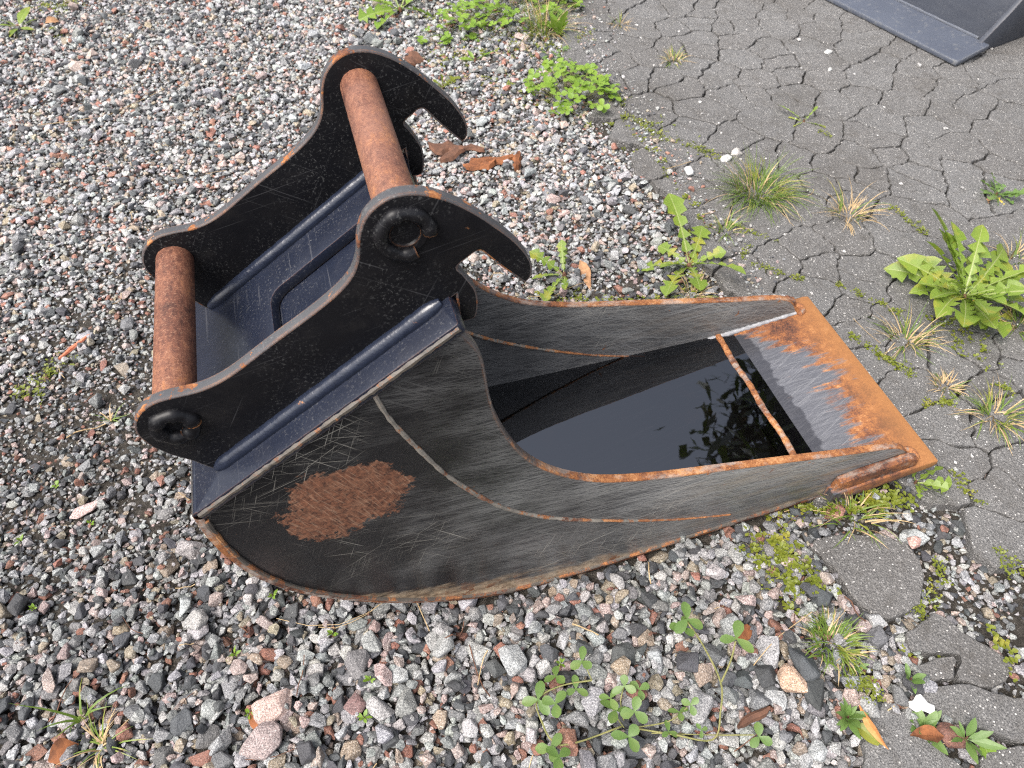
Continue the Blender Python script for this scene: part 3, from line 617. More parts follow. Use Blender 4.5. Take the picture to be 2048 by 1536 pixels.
for k, (ya, yb) in enumerate(((EN, EN + 0.019), (EF, EF + 0.019))):
    e = obj('ear', extrude_xz('ear', ear_out, ya, yb, [MAT_EAR, MAT_EAR_EDGE], 0.003, 3, 1), bucket)
    # fillet welds along the foot, both sides
    for yy, sgn in ((ya, -1), (yb, 1)):
        pts = [(pl(s, 0.007)[0], yy + sgn * 0.003, pl(s, 0.007)[1]) for s in np.linspace(0.052, PLEN - 0.008, 44)]
        rr = [0.0125 if sgn == (-1 if k == 0 else -1) else 0.011] * 44; rr[0] = rr[-1] = 0.006; rr[1] = rr[-2] = 0.010
        tube('foot_weld', pts, rr, MAT_WELD, None, 10, 0.05, 21 + k).parent = e
    yo, sg = (ya, -1) if k == 0 else (yb, 1)
    for (px, pz), R, r in ((PINA, 0.0235, 0.0115), (PINB, 0.030, 0.0095)):
        ring = [(px + R * math.cos(a), yo + sg * 0.0015, pz + R * math.sin(a)) for a in np.linspace(0.0, 2 * math.pi, 30)]
        if (px, pz) == PINB: ring = [(px + R * math.cos(a), yo + sg * 0.003, pz + R * math.sin(a)) for a in np.linspace(-0.15, 1.62 * math.pi, 28)]
        tube('boss_weld', ring, [r * (1 + 0.12 * math.sin(i * 1.3)) for i in range(len(ring))], MAT_EAR, None, 10, 0.06, 44).parent = e
        # pin end seen inside the ring
        n = 24; V = []; F = []
        for (rad, yy) in ((R - 0.002, yo + sg * 0.004), (R * 0.62, yo + sg * 0.0035), (R * 0.5, yo - sg * 0.0015), (0.0, yo - sg * 0.002)):
            for i in range(n): V.append((px + rad * math.cos(2 * math.pi * i / n), yy + 0.0008, pz + rad * math.sin(2 * math.pi * i / n)))
        for q_ in range(3):
            for i in range(n): F.append((q_ * n + i, q_ * n + (i + 1) % n, (q_ + 1) * n + (i + 1) % n, (q_ + 1) * n + i))
        obj('pin_end', mesh_of('pin_end', V, F, MAT_EAR, 40)).parent = e
for (px, pz), R in ((PINA, 0.0295), (PINB, 0.0285)):
    n = 48; V = []; F = []
    ys = list(np.linspace(EN + 0.012, EF + 0.008, 30))
    for y in ys:
        for i in range(n):
            a = 2 * math.pi * i / n; V.append((px + R * math.cos(a), y, pz + R * math.sin(a)))
    for j in range(len(ys) - 1):
        for i in range(n): F.append((j * n + i, j * n + (i + 1) % n, (j + 1) * n + (i + 1) % n, (j + 1) * n + i))
    obj('pin', mesh_of('pin', V, F, MAT_PIN, 40), bucket)['label'] = 'thick rusty brown steel pin between the ears'

# ---------------------------------------------------------------- rain water standing in the bucket
WZ = 0.1032
inner_c = offset(botc, 0.011)
xl = None
for a_, b_ in zip(inner_c[:-1], inner_c[1:]):
    if a_[1] > WZ >= b_[1] and xl is None: xl = float(a_[0] + (b_[0] - a_[0]) * (a_[1] - WZ) / (a_[1] - b_[1]))
xs = np.linspace(xl + 0.001, 0.978, 60); ys = np.linspace(YN + 0.013, YF - 0.013, 22)
V = []; F = []
for j, y in enumerate(ys):
    for i, x in enumerate(xs): V.append((x, y, WZ))
for j in range(len(ys) - 1):
    for i in range(len(xs) - 1): F.append((j * 60 + i, j * 60 + i + 1, (j + 1) * 60 + i + 1, (j + 1) * 60 + i))
wo_ = obj('rain_water', mesh_of('rain_water', V, F, MAT_WATER, 60)); tag(wo_, 'dark still rainwater standing in the open bucket', 'water')

# ================================================================ SECOND BUCKET at the top right corner, standing on the asphalt
O2 = np.array((2.53, 2.285)); U2 = np.array((-0.238, 0.971)); V2 = np.array((0.971, 0.238)); GZ2 = 0.062
def b2(u, v, z): p = O2 + U2 * u + V2 * v; return (p[0], p[1], GZ2 + z)
grader = empty('grading_bucket', (*b2(0.6, 0.3, 0)[:2], GZ2)); tag(grader, 'blue-grey wide bucket with a straight blade on the asphalt', 'bucket')
def profile_sheet(name, prof, u0, u1, th, mat, bevel=0.004):
    bm = bmesh.new()
    c = [np.array(p, float) for p in prof]; o_ = offset(c, th)
    ring = [tuple(p) for p in c] + [tuple(p) for p in o_[::-1]]
    a = [bm.verts.new(b2(u0, *p)) for p in ring]; b_ = [bm.verts.new(b2(u1, *p)) for p in ring]; n = len(ring)
    bm.faces.new(a); bm.faces.new(b_[::-1])
    for i in range(n): bm.faces.new((a[i], a[(i + 1) % n], b_[(i + 1) % n], b_[i]))
    bmesh.ops.recalc_face_normals(bm, faces=bm.faces)
    e = [e for e in bm.edges if e.calc_face_angle(0) > 0.9]
    bmesh.ops.bevel(bm, geom=e, offset=bevel, segments=2, profile=0.5, affect='EDGES')
    return obj(name, bm_mesh(name, bm, mat, 30), grader)
profile_sheet('blade', [(0.0, 0.004), (0.02, 0.004), (0.185, 0.030)], -0.0, 1.7, 0.02, MAT_SLATE, 0.005)
profile_sheet('floor_shell', spline([(0.165, 0.035), (0.32, 0.028), (0.5, 0.04), (0.66, 0.11), (0.75, 0.25), (0.76, 0.45)], 4), 0.05, 1.66, 0.012, MAT_SLATE_D)
for uu in (0.028, 1.65):
    o_ = [(0.10, 0.022), (0.30, -0.0), (0.52, 0.012), (0.68, 0.09), (0.78, 0.25), (0.79, 0.47), (0.62, 0.48), (0.44, 0.33), (0.27, 0.14), (0.17, 0.05)]
    bm = bmesh.new(); a = [bm.verts.new(b2(uu, *p)) for p in o_]; b_ = [bm.verts.new(b2(uu + 0.022, *p)) for p in o_]; n = len(o_)
    bm.faces.new(a); bm.faces.new(b_[::-1])
    for i in range(n): bm.faces.new((a[i], a[(i + 1) % n], b_[(i + 1) % n], b_[i]))
    bmesh.ops.recalc_face_normals(bm, faces=bm.faces)
    bmesh.ops.bevel(bm, geom=[e for e in bm.edges if e.calc_face_angle(0) > 0.9], offset=0.004, segments=2, profile=0.5, affect='EDGES')
    obj('side_wall', bm_mesh('side_wall', bm, MAT_SLATE_D, 30), grader)
tube('blade_weld', [b2(u, 0.183, 0.052) for u in np.linspace(0.06, 1.6, 50)], 0.006, MAT_SLATE, grader, 7, 0.2, 3)

# ================================================================ GRAVEL
def base_stone(seed, bevel):
    r = random.Random(seed); bm = bmesh.new()
    n = r.randint(9, 13); flat = r.uniform(0.36, 0.68); long_ = r.uniform(0.48, 0.95)
    pts = []
    while len(pts) < n:
        v = Vector((r.gauss(0, 1), r.gauss(0, 1), r.gauss(0, 1))).normalized()
        if all((v - q).length > 0.55 for q in pts): pts.append(v)
        elif r.random() < 0.03: n -= 1
    for v in pts: bm.verts.new((v.x * r.uniform(0.85, 1.05), v.y * long_ * r.uniform(0.85, 1.05), v.z * flat * r.uniform(0.85, 1.05)))
    res = bmesh.ops.convex_hull(bm, input=bm.verts)
    bmesh.ops.delete(bm, geom=[g for g in res['geom_interior'] if isinstance(g, bmesh.types.BMVert)], context='VERTS')
    bmesh.ops.dissolve_limit(bm, angle_limit=math.radians(16), verts=bm.verts, edges=bm.edges)
    if bevel: bmesh.ops.bevel(bm, geom=bm.edges[:], offset=0.05, segments=1, profile=0.6, affect='EDGES', clamp_overlap=True)
    bmesh.ops.triangulate(bm, faces=bm.faces); bmesh.ops.recalc_face_normals(bm, faces=bm.faces)
    bm.verts.ensure_lookup_table()
    V = np.array([v.co[:] for v in bm.verts], np.float32); F = np.array([[v.index for v in f.verts] for f in bm.faces], np.int32)
    mx = np.abs(V).max(0); V = V / mx[0]
    return bm, V, F
NB = 40
BASE_HI = []; BASE_LO = []; BASE_ME = []
for i in range(NB):
    bm, V, F = base_stone(100 + i, True); BASE_HI.append((V, F)); bm.free()
    me = bpy.data.meshes.new('stone'); me.from_pydata(V.tolist(), [], F.tolist()); me.materials.append(MAT_STONE_O); me.shade_flat(); BASE_ME.append(me)
    bm, V, F = base_stone(100 + i, False); BASE_LO.append((V, F)); bm.free()
HALF = [np.abs(b[0]).max(0) for b in BASE_LO]
def stone_color(r):
    u = r.random(); k = r.uniform(0.8, 1.22)
    if u < 0.40: c = (0.205, 0.208, 0.21); k *= r.uniform(0.65, 1.4)
    elif u < 0.60: c = (0.066, 0.069, 0.074)
    elif u < 0.79: c = (0.335, 0.333, 0.328)
    elif u < 0.89: c = (0.33, 0.25, 0.228)
    elif u < 0.94: c = (0.23, 0.1, 0.068)
    else: c = (0.26, 0.21, 0.15)
    return tuple(min(0.7, max(0.01, v * k * r.uniform(0.95, 1.05))) for v in c)
BOUND = [(4.6, 1.45), (3.4, 1.2), (2.83, 1.1), (2.5, 1.07), (2.07, 1.08), (1.72, 1.09), (1.42, 1.08), (1.0, 1.02), (0.75, 1.0), (0.6, 0.95), (0.4, 1.05), (0.2, 1.05), (-0.5, 1.0)]
def bound_x(y):
    for (ya, xa), (yb, xb) in zip(BOUND[:-1], BOUND[1:]):
        if yb <= y <= ya: return xb + (xa - xb) * (y - yb) / (ya - yb)
    return 1.0
Rnp = np.array(CAMR).T
def project(p):
    c = Rnp @ (np.array(p) - np.array(CAMP)); return 1024 + 1480 * c[0] / -c[2], 768 - 1480 * c[1] / -c[2], -c[2]
RR = [[float(v) for v in row] for row in Rnp]
def proj_fast(x, y, z):
    z -= CAMP.z; a, b, c = (q[0] * x + q[1] * y + q[2] * z for q in RR); return 1024 + 1480 * a / -c, 768 - 1480 * b / -c, -c
def in_poly(x, y, P):
    c = False; n = len(P)
    for i in range(n):
        (xa, ya), (xb, yb) = P[i], P[i - 1]
        if (ya > y) != (yb > y) and x < (xb - xa) * (y - ya) / (yb - ya) + xa: c = not c
    return c
BOTX = [p[0] for p in botc]; BOTZ = [p[1] for p in botc]
HX0, HY0, RES = -2.2, -0.5, 0.004
HM = None
def build_gravel():
    global HM
    root = empty('gravel_bed', (-0.2, 1.2, 0.0)); tag(root, 'loose crushed grey and pink gravel covering the yard', kind='structure')
    nx, ny = int(3.8 / RES), int(5.4 / RES)
    gx = HX0 + np.arange(nx) * RES
    HM = np.repeat((gz_np(gx) - 0.02)[None, :], ny, 0).astype(np.float32)
    for j in range(ny):
        yy = HY0 + j * RES
        if yy > 0.62: HM[j] = np.where(gx > bound_x(yy) + 0.03, (gz_np(gx) + ASPH_TOP).astype(np.float32), HM[j])
    r = random.Random(11)
    st = []
    N = 112000
    cand = 0
    while len(st) < N and cand < 400000:
        cand += 1
        # sample positions evenly over the part of the yard in or near view
        y = -0.35 + 4.9 * r.random(); x = -2.1 + 3.5 * r.random()
        u, v, d = proj_fast(x, y, 0.02)
        if d < 0.3 or u < -260 or u > 2250 or v < -160 or v > 1800: continue
        bx = bound_x(y) + 0.05 * mnoise.noise(Vector((x * 6, y * 6, 4)))
        over = x - bx
        thin = 1.0
        if over > 0:
            if y > 0.62: 
                if over > 0.22 or r.random() > math.exp(-max(0, over - 0.03) / 0.045): continue
            else: thin = 0.75 if x < 1.5 else 0.12
            if r.random() > thin: continue
        if y < 0.62 and any(in_poly(x, y, s) for s in SLABS) and r.random() < 0.97: continue
        # fine gravel left of the bucket, coarser in the foreground
        fine = math.exp(-(((x + 0.75) / 0.4) ** 2 + ((y - 1.35) / 0.5) ** 2)) + 0.25 * mnoise.noise(Vector((x * 2.2, y * 2.2, 8)))
        mean = 0.0120 if y < 0.65 else 0.0120 - 0.0034 * min(1, (y - 0.65) / 0.75)
        mean *= 1 - 0.3 * max(0, fine)
        if over > -0.06: mean *= 0.6 if y > 0.62 else 0.68
        s = mean * math.exp(r.gauss(-0.2, 0.45)); s = min(max(s, 0.0035), 0.032)
        if r.random() > min(1, 0.42 + 0.58 * (0.013 / s) ** 0.6): continue
        # keep clear of the bucket's own volume
        if YN - 0.012 < y < YF + 0.012 and -0.33 < x < 1.0:
            if np.interp(x, BOTX[8:], BOTZ[8:]) < gz(x) + 0.03: continue
        bi = r.randrange(NB); hx, hy, hz = HALF[bi] * s
        best = None
        for _ in range(3):
            xx, yy = x + r.uniform(-1, 1) * 0.018, y + r.uniform(-1, 1) * 0.018
            i0 = int((xx - HX0) / RES); j0 = int((yy - HY0) / RES); k = max(1, int(0.62 * (hx + hy) / 2 / RES))
            w = HM[max(0, j0 - k):j0 + k + 1, max(0, i0 - k):i0 + k + 1]
            if w.size == 0: continue
            q_ = int(w.size * 0.72); h = float(np.partition(w, q_, axis=None)[q_])
            if best is None or h - gz(xx) < best[0] - gz(best[1]): best = (h, xx, yy, i0, j0, k)
        if best is None: continue
        h, xx, yy, i0, j0, k = best
        if h > gz(xx) + 0.017: continue
        zc = h + hz * 0.80
        w = HM[max(0, j0 - k):j0 + k + 1, max(0, i0 - k):i0 + k + 1]
        np.maximum(w, zc + hz * 0.75, out=w)
        rot = (Matrix.Rotation(r.uniform(0, 6.283), 3, 'Z') @ Matrix.Rotation(r.gauss(0, 0.28), 3, 'X') @ Matrix.Rotation(r.gauss(0, 0.28), 3, 'Y'))
        cc = stone_color(r); kk = (0.82 + 0.36 * smoothstep(0.9, 2.4, yy)) * (1 - 0.16 * min(1, max(0, fine)))     # darker stone in the fine patch and the foreground
        st.append((xx, yy, zc, s, bi, rot, (cc[0] * kk, cc[1] * kk, cc[2] * kk), hz))
    # the stones that show largest become objects of their own
    score = []
    for i, (x, y, z, s, bi, rot, c, hz) in enumerate(st):
        u, v, d = project((x, y, z))
        if not (10 < u < 2038 and 10 < v < 1526): continue
        if YN - 0.05 < y < 1.5 and -0.3 < x < 1.1: continue
        j0, i0 = int((y - HY0) / RES), int((x - HX0) / RES)
        if HM[j0, i0] > z + hz * 0.9: continue
        score.append((s / d, i))
    score.sort(reverse=True); pick = set(i for _, i in score[:300])
    VV = []; FF = []; CC = []; off = 0
    for i, (x, y, z, s, bi, rot, c, hz) in enumerate(st):
        if i in pick:
            o = bpy.data.objects.new('stone', BASE_ME[bi]); o.matrix_world = Matrix.Translation((x, y, z)) @ rot.to_4x4() @ Matrix.Scale(s, 4)
            o.color = (*c, 1); COL.objects.link(o); o.parent = root; o.matrix_parent_inverse = Matrix.Translation(root.location).inverted(); continue
        V, F = (BASE_HI if (y < 0.95 and s > 0.0095) else BASE_LO)[bi]
        VV.append((V @ np.array(rot).T.astype(np.float32)) * s + np.array((x, y, z), np.float32)); FF.append(F + off); off += len(V)
        CC.append(np.tile(np.array((*c, 1), np.float32), (len(V), 1)))
    # loose chips scattered over the asphalt
    for _ in range(420):
        x, y = r.uniform(1.1, 3.2), r.uniform(-0.2, 3.6); s = min(0.016, 0.0035 * math.exp(abs(r.gauss(0, 0.45)))); bi = r.randrange(NB)
        if r.random() < 0.75 and x - bound_x(y) > 0.5: continue
        k = r.uniform(0.35, 0.6); c = (k, k * 0.97, k * 0.94)
        rot = Matrix.Rotation(r.uniform(0, 6.283), 3, 'Z'); V, F = BASE_LO[bi]
        z = gz(x) + ASPH_TOP + HALF[bi][2] * s * 0.8
        VV.append((V @ np.array(rot).T.astype(np.float32)) * s + np.array((x, y, z), np.float32)); FF.append(F + off); off += len(V)
        CC.append(np.tile(np.array((*c, 1), np.float32), (len(V), 1)))
    V = np.concatenate(VV); F = np.concatenate(FF); C = np.concatenate(CC)
    me = bpy.data.meshes.new('loose_gravel'); me.vertices.add(len(V)); me.vertices.foreach_set('co', V.ravel())
    me.loops.add(F.size); me.loops.foreach_set('vertex_index', F.ravel())
    me.polygons.add(len(F)); me.polygons.foreach_set('loop_start', np.arange(0, F.size, 3, dtype=np.int32)); 
    me.update(calc_edges=True); me.shade_flat()
    at = me.color_attributes.new('col', 'FLOAT_COLOR', 'POINT'); at.data.foreach_set('color', C.ravel())
    me.materials.append(MAT_STONE); me.validate()
    o = obj('loose_gravel', me, root); o['kind'] = 'stuff'
    print('stones', len(st), 'tris', len(F))
build_gravel()
def top_z(x, y, rad=0.02, q=0.75):
    i0 = int((x - HX0) / RES); j0 = int((y - HY0) / RES); k = max(1, int(rad / RES))
    if 0 <= i0 - k and i0 + k < HM.shape[1] and 0 <= j0 - k and j0 + k < HM.shape[0] and x < bound_x(y) + 0.02:
        return float(np.quantile(HM[j0 - k:j0 + k + 1, i0 - k:i0 + k + 1], q))
    return gz(x) + ASPH_TOP

# ================================================================ PLANTS
PR = random.Random(5)
def leaf_mesh(name, L, W, lobes, rise, droop, mats, cup=0.25, lobed=True, seed=0, twist=0.0, petiole=0.18):
    """one leaf growing along +x from the origin; lobed like a dandelion's or plain oval"""
    r = random.Random(seed); V = []; F = []; MI = []
    n = lobes * 3 + 1 if lobed else 9
    def spine(t):
        a = rise - droop * t
        x = z = 0.0; m_ = 12
        for k in range(m_):
            tt = t * (k + 0.5) / m_; aa = rise - droop * tt
            x += math.cos(aa) * t * L / m_; z += math.sin(aa) * t * L / m_
        return x, z, a
    rows = []
    for i in range(n):
        t = i / (n - 1)
        if lobed and 0 < i < n - 1: t += r.uniform(-0.3, 0.3) / n
        if lobed:
            env = W * (0.22 + 0.78 * min(1, (t / 0.72) ** 1.1)) * (1 - max(0, (t - 0.78) / 0.22) ** 2.0)
            if t < petiole: env *= 0.35
            ph = i % 3
            k = (0.17, 1.0, 0.6)[ph] * r.uniform(0.65, 1.3); back = (0.0, -0.035, 0.01)[ph] * L
            if t > 0.8: k = 1.0; back = 0
        else:
            if t < petiole: env = W * 0.09
            else:
                q = (t - petiole) / (1 - petiole); env = W * (math.sin(math.pi * q ** 0.8) ** 0.75 if 0 < q < 1 else 0.03)
            k = r.uniform(0.94, 1.06); back = 0
        x, z, a = spine(t); w = max(0.0006, env * k)
        tw = twist * t; cy, sy = math.cos(tw), math.sin(tw); lift = cup * w + r.uniform(-0.1, 0.1) * w
        rib = 0.0022 * (1 - 0.75 * t) * (L / 0.2)
        rib = min(rib, w * 0.8)
        def P(side, ww, dz): return (x + (back if ww > rib * 1.01 else 0) * math.cos(a), side * ww * cy, z + dz + side * ww * sy)
        rows.append([P(-1, w, lift), P(-1, rib, 0.0004), P(1, rib, 0.0004), P(1, w * r.uniform(0.85, 1.15), lift)])
    for row in rows: V += row
    for i in range(n - 1):
        for c in range(3):
            F.append((i * 4 + c, i * 4 + c + 1, i * 4 + 4 + c + 1, i * 4 + 4 + c)); MI.append(1 if c == 1 else 0)
    return mesh_of(name, V, F, mats, 70, MI)
def rosette(name, xy, label, cat, n, L, W, lobes=6, lobed=True, mats=None, rise=(0.3, 1.1), droop=(0.5, 1.4), az=None, seed=0, special=(), group=None, z=None, variants=5):
    r = random.Random(seed); zz = top_z(*xy) if z is None else z
    root = empty(name, (xy[0], xy[1], zz)); tag(root, label, cat, group)
    mats = mats or [MAT_DAND, MAT_DAND_MID]
    pool = [leaf_mesh('leaf', L * r.uniform(0.8, 1.1), W * r.uniform(0.85, 1.15), lobes, r.uniform(*rise), r.uniform(*droop), mats, r.uniform(0.1, 0.45), lobed, seed * 31 + i, r.uniform(-0.5, 0.5)) for i in range(variants)]
    for i in range(n):
        a = (az[i % len(az)] if az else 360 * i / n * 1.0) + r.uniform(-20, 20); s = r.uniform(0.5, 1.1)
        o = bpy.data.objects.new('leaf', pool[i % len(pool)]); COL.objects.link(o); o.parent = root
        o.rotation_euler = (r.uniform(-0.45, 0.45), r.uniform(-0.35, 0.25), math.radians(a)); o.scale = (s, s * r.uniform(0.75, 1.1), s)
    for (a, s, mat, rz) in special:
        me = leaf_mesh('leaf', L * s, W * s, lobes, rz, 0.5, [mat, mat], 0.2, lobed, seed + int(a), 0.3)
        o = bpy.data.objects.new('leaf', me); COL.objects.link(o); o.parent = root; o.rotation_euler = (0.2, 0, math.radians(a))
    # short crown where the leaves meet
    V, F = tube_geo([(0, 0, -0.012), (0.001, 0, 0.004), (0.0, 0.001, 0.012)], [L * 0.03, L * 0.045, L * 0.02], 7, 0.2, seed)
    put_local('crown', mesh_of('crown', V, F, MAT_BARK_D, 60), root)
    return root
def put_local(name, me, root):
    o = bpy.data.objects.new(name, me); COL.objects.link(o); o.parent = root; return o
def grass_tuft(name, xy, label, n, L, rad, green=0.6, spread=0.9, seed=0, cat='grass', group=None, width=0.0016, lean=(0, 0)):
    r = random.Random(seed); V = []; F = []; MI = []
    for b in range(n):
        a = r.uniform(0, 6.283); rr = rad * math.sqrt(r.random()) * 0.35; bx, by = rr * math.cos(a), rr * math.sin(a)
        ln = L * r.uniform(0.45, 1.1); el = math.radians(90 - r.uniform(8, 75) * spread); az_ = a + r.gauss(0, 0.5); w = width * r.uniform(0.6, 1.3)
        px, py, pz = bx, by, -0.004; o = len(V); seg = 5; dr = r.uniform(0.12, 0.34); mi = 0 if r.random() < green else 1
        for k in range(seg + 1):
            ww = w * (1 - (k / seg) ** 1.6) + 0.0001; sx, sy = -math.sin(az_) * ww, math.cos(az_) * ww
            V += [(px - sx, py - sy, pz), (px + sx, py + sy, pz + 0.0004)]
            px += math.cos(el) * math.cos(az_) * ln / seg + lean[0] * ln / seg; py += math.cos(el) * math.sin(az_) * ln / seg + lean[1] * ln / seg; pz += math.sin(el) * ln / seg
            pz = max(pz, 0.001); el -= dr; az_ += r.gauss(0, 0.06)
        for k in range(seg): F.append((o + 2 * k, o + 2 * k + 1, o + 2 * k + 3, o + 2 * k + 2)); MI.append(mi)
    o = obj(name, mesh_of(name, V, F, [MAT_GRASS, MAT_STRAW], 70, MI)); o.location = (xy[0], xy[1], top_z(*xy)); tag(o, label, cat, group); return o
def leaflet_geo(L, W, r, origin=(0, 0, 0), az=0.0, el=0.1, n=5):
    V = []; F = []; c, s = math.cos(az), math.sin(az)
    prof = [(0.0, 0.08), (0.25, 0.62), (0.55, 1.0), (0.82, 0.85), (1.0, 0.25)]
    for t, w in prof:
        x = t * L; z = math.sin(el) * x - 0.25 * L * t * t * 0.4; ww = w * W
        for sd, up_ in ((-1, 0.22), (0, 0.0), (1, 0.22)):
            lx, ly = x * math.cos(el), sd * ww
            V.append((origin[0] + lx * c - ly * s, origin[1] + lx * s + ly * c, origin[2] + z + up_ * ww))
    for i in range(4):
        for k in range(2): F.append((i * 3 + k, i * 3 + k + 1, i * 3 + 4 + k, i * 3 + 3 + k))
    return V, F
def trefoil(L, W, seed, mats):
    r = random.Random(seed); V = []; F = []
    for k in range(3):
        v, f = leaflet_geo(L * r.uniform(0.85, 1.1), W * r.uniform(0.85, 1.1), r, (0, 0, 0), k * 2.094 + r.uniform(-0.2, 0.2), r.uniform(-0.1, 0.35))
        o = len(V); V += v; F += [tuple(i + o for i in q) for q in f]
    return mesh_of('leaf', V, F, mats, 70)
def clover(name, xy, label, n, rx, ry, h, L=0.014, mat=None, seed=0, group=None, cat='clover'):
    r = random.Random(seed); zz = top_z(*xy); root = empty(name, (xy[0], xy[1], zz)); tag(root, label, cat, group)
    pool = [trefoil(L, L * 0.48, seed * 7 + k, [mat or MAT_CLOVER]) for k in range(4)]
    SV = []; SF = []
    for i in range(n):
        a = r.uniform(0, 6.283); q = math.sqrt(r.random()); x, y = rx * q * math.cos(a), ry * q * math.sin(a); hh = h * r.uniform(0.3, 1.0) * (1.1 - 0.6 * q)
        o = put_local('leaf', pool[i % 4], root); o.location = (x, y, hh); s = r.uniform(0.6, 1.25); o.scale = (s, s, s)
        o.rotation_euler = (r.uniform(-0.4, 0.4), r.uniform(-0.4, 0.4), r.uniform(0, 6.283))
        b = (x * 0.45, y * 0.45, -0.01)
        v, f = tube_geo([b, (x * 0.7, y * 0.7, hh * 0.6), (x, y, hh)], 0.0008, 4); k = len(SV); SV += v; SF += [tuple(j + k for j in q_) for q_ in f]
    put_local('stems', mesh_of('stems', SV, SF, MAT_STEM, 60), root)['kind'] = 'stuff'
    return root

# --- dandelions
rosette('dandelion', (1.681, 1.13), 'largest dandelion, toothed green leaves spreading on the asphalt beside the lip', 'dandelion', 44, 0.27, 0.032, 7, True, None, (0.1, 0.95), (0.3, 1.4),
        [100, 118, 78, 55, 30, 8, -12, -30, -48, -66, -85, -105, -128, -150, -172, 165, 148, 132, 90, 20, -40, -115, 45, -20, -95, 140], 3, [(-58, 0.6, MAT_YELLOW, 0.1), (-72, 0.7, MAT_YELLOW, 0.05)])
rosette('dandelion', (0.994, 1.495), 'dandelion with one yellow-pink leaf where gravel meets asphalt behind the far rim', 'dandelion', 11, 0.21, 0.034, 6, True, None, (0.25, 0.8), (0.4, 1.0),
        [165, 105, 50, 190, 215, 270, 290, 20, 330], 8, [(40, 0.6, MAT_YELLOW, 0.2), (70, 0.4, MAT_DEAD, 0.2)])
rosette('dandelion', (0.622, 1.572), 'small sparse dandelion in the gravel beside the near hook tip', 'dandelion', 6, 0.16, 0.022, 6, True, None, (0.2, 0.7), (0.2, 0.8), [85, 150, 175, 245, 262], 12)
rosette('dock_plant', (-1.194, 3.866), 'low plant with plain oval leaves in the upper left corner gravel', 'weed', 7, 0.15, 0.022, 6, False, None, (0.15, 0.7), (0.2, 0.7), [80, 30, 170, 200, 140, 260, 350], 21)
rosette('lettuce_plant', (0.491, 3.547), 'pale broad-leaved weed at the top edge above the rear ear', 'weed', 9, 0.26, 0.05, 5, True, [MAT_CLOVER, MAT_DAND_MID], (0.15, 0.7), (0.2, 0.7), [150, 185, 205, 230, 100, 60, 20, -50], 22)
rosette('broad_leaf_weed', (0.702, 2.964), 'pale green leaf lying on gravel behind the rear ear', 'weed', 3, 0.12, 0.02, 5, False, [MAT_CLOVER, MAT_DAND_MID], (0.05, 0.25), (0.1, 0.3), [170, 10, 95], 23)
rosette('feathery_weed', (0.529, 2.814), 'small feathery yellow-green weed right behind the far hook', 'weed', 8, 0.085, 0.017, 6, True, [MAT_MOSS, MAT_MOSS], (0.6, 1.3), (0.2, 0.7), None, 24)
rosette('tall_leaf_weed', (1.091, 3.017), 'tall yellowing broad leaves at the gravel edge near the top', 'weed', 6, 0.16, 0.024, 4, False, [MAT_CLOVER, MAT_DAND_MID], (0.8, 1.3), (0.3, 0.8), None, 25)
rosette('sprawling_weed', (1.73, 2.093), 'small brownish weed with few stalks in an asphalt crack', 'weed', 6, 0.11, 0.011, 5, True, None, (0.2, 0.8), (0.2, 0.6), [150, 110, 20, 200, 60, 330], 26)
rosette('palm_leaf_weed', (0.875, 0.246), 'bright green finger-leaved weed beside the lower slabs', 'weed', 6, 0.045, 0.008, 4, False, [MAT_CLOVER_D, MAT_CLOVER_D], (0.3, 0.9), (0.2, 0.6), None, 27)
rosette('palm_leaf_weed', (0.804, 0.302), 'small finger-leaved weed beside the moss cushion on gravel', 'weed', 6, 0.034, 0.006, 4, False, [MAT_CLOVER_D, MAT_CLOVER_D], (0.3, 0.9), (0.2, 0.6), None, 28)
rosette('palm_leaf_weed', (0.91, 0.126), 'finger-leaved weed between the two bottom right slabs', 'weed', 8, 0.055, 0.008, 4, False, [MAT_CLOVER_D, MAT_CLOVER_D], (0.3, 0.9), (0.2, 0.6), None, 29)
rosette('cranesbill', (2.106, 1.518), 'low cranesbill plant with cut leaves on the asphalt above the large dandelion', 'weed', 16, 0.085, 0.017, 4, True, [MAT_CLOVER_D, MAT_CLOVER_D], (0.15, 0.6), (0.1, 0.5), None, 30, [(200, 0.8, MAT_DEAD, 0.1), (250, 0.7, MAT_YELLOW, 0.1)])
rosette('broad_leaf_weed', (0.94, 0.069), 'glossy oval leaf poking in at the lower right edge', 'weed', 4, 0.075, 0.015, 4, False, [MAT_CLOVER, MAT_DAND_MID], (0.5, 1.1), (0.2, 0.6), None, 31)
rosette('lobed_weed', (1.163, 0.631), 'leafy weed under the near corner of the rusty lip', 'weed', 9, 0.09, 0.018, 4, True, None, (0.2, 0.8), (0.3, 0.9), [-90, -60, -120, -30, -75, -100, 0, 60, 120], 32)
rosette('oval_leaf_weed', (0.727, 0.221), 'round-leaved creeping weed beside the bottom slab', 'weed', 14, 0.05, 0.009, 3, False, [MAT_CLOVER_D, MAT_CLOVER_D], (0.3, 1.2), (0.3, 0.9), None, 33)
rosette('oval_leaf_weed', (0.859, 0.165), 'round-leaved creeping weed between the broken slabs', 'weed', 14, 0.05, 0.009, 3, False, [MAT_CLOVER_D, MAT_CLOVER_D], (0.3, 1.2), (0.3, 0.9), None, 34)
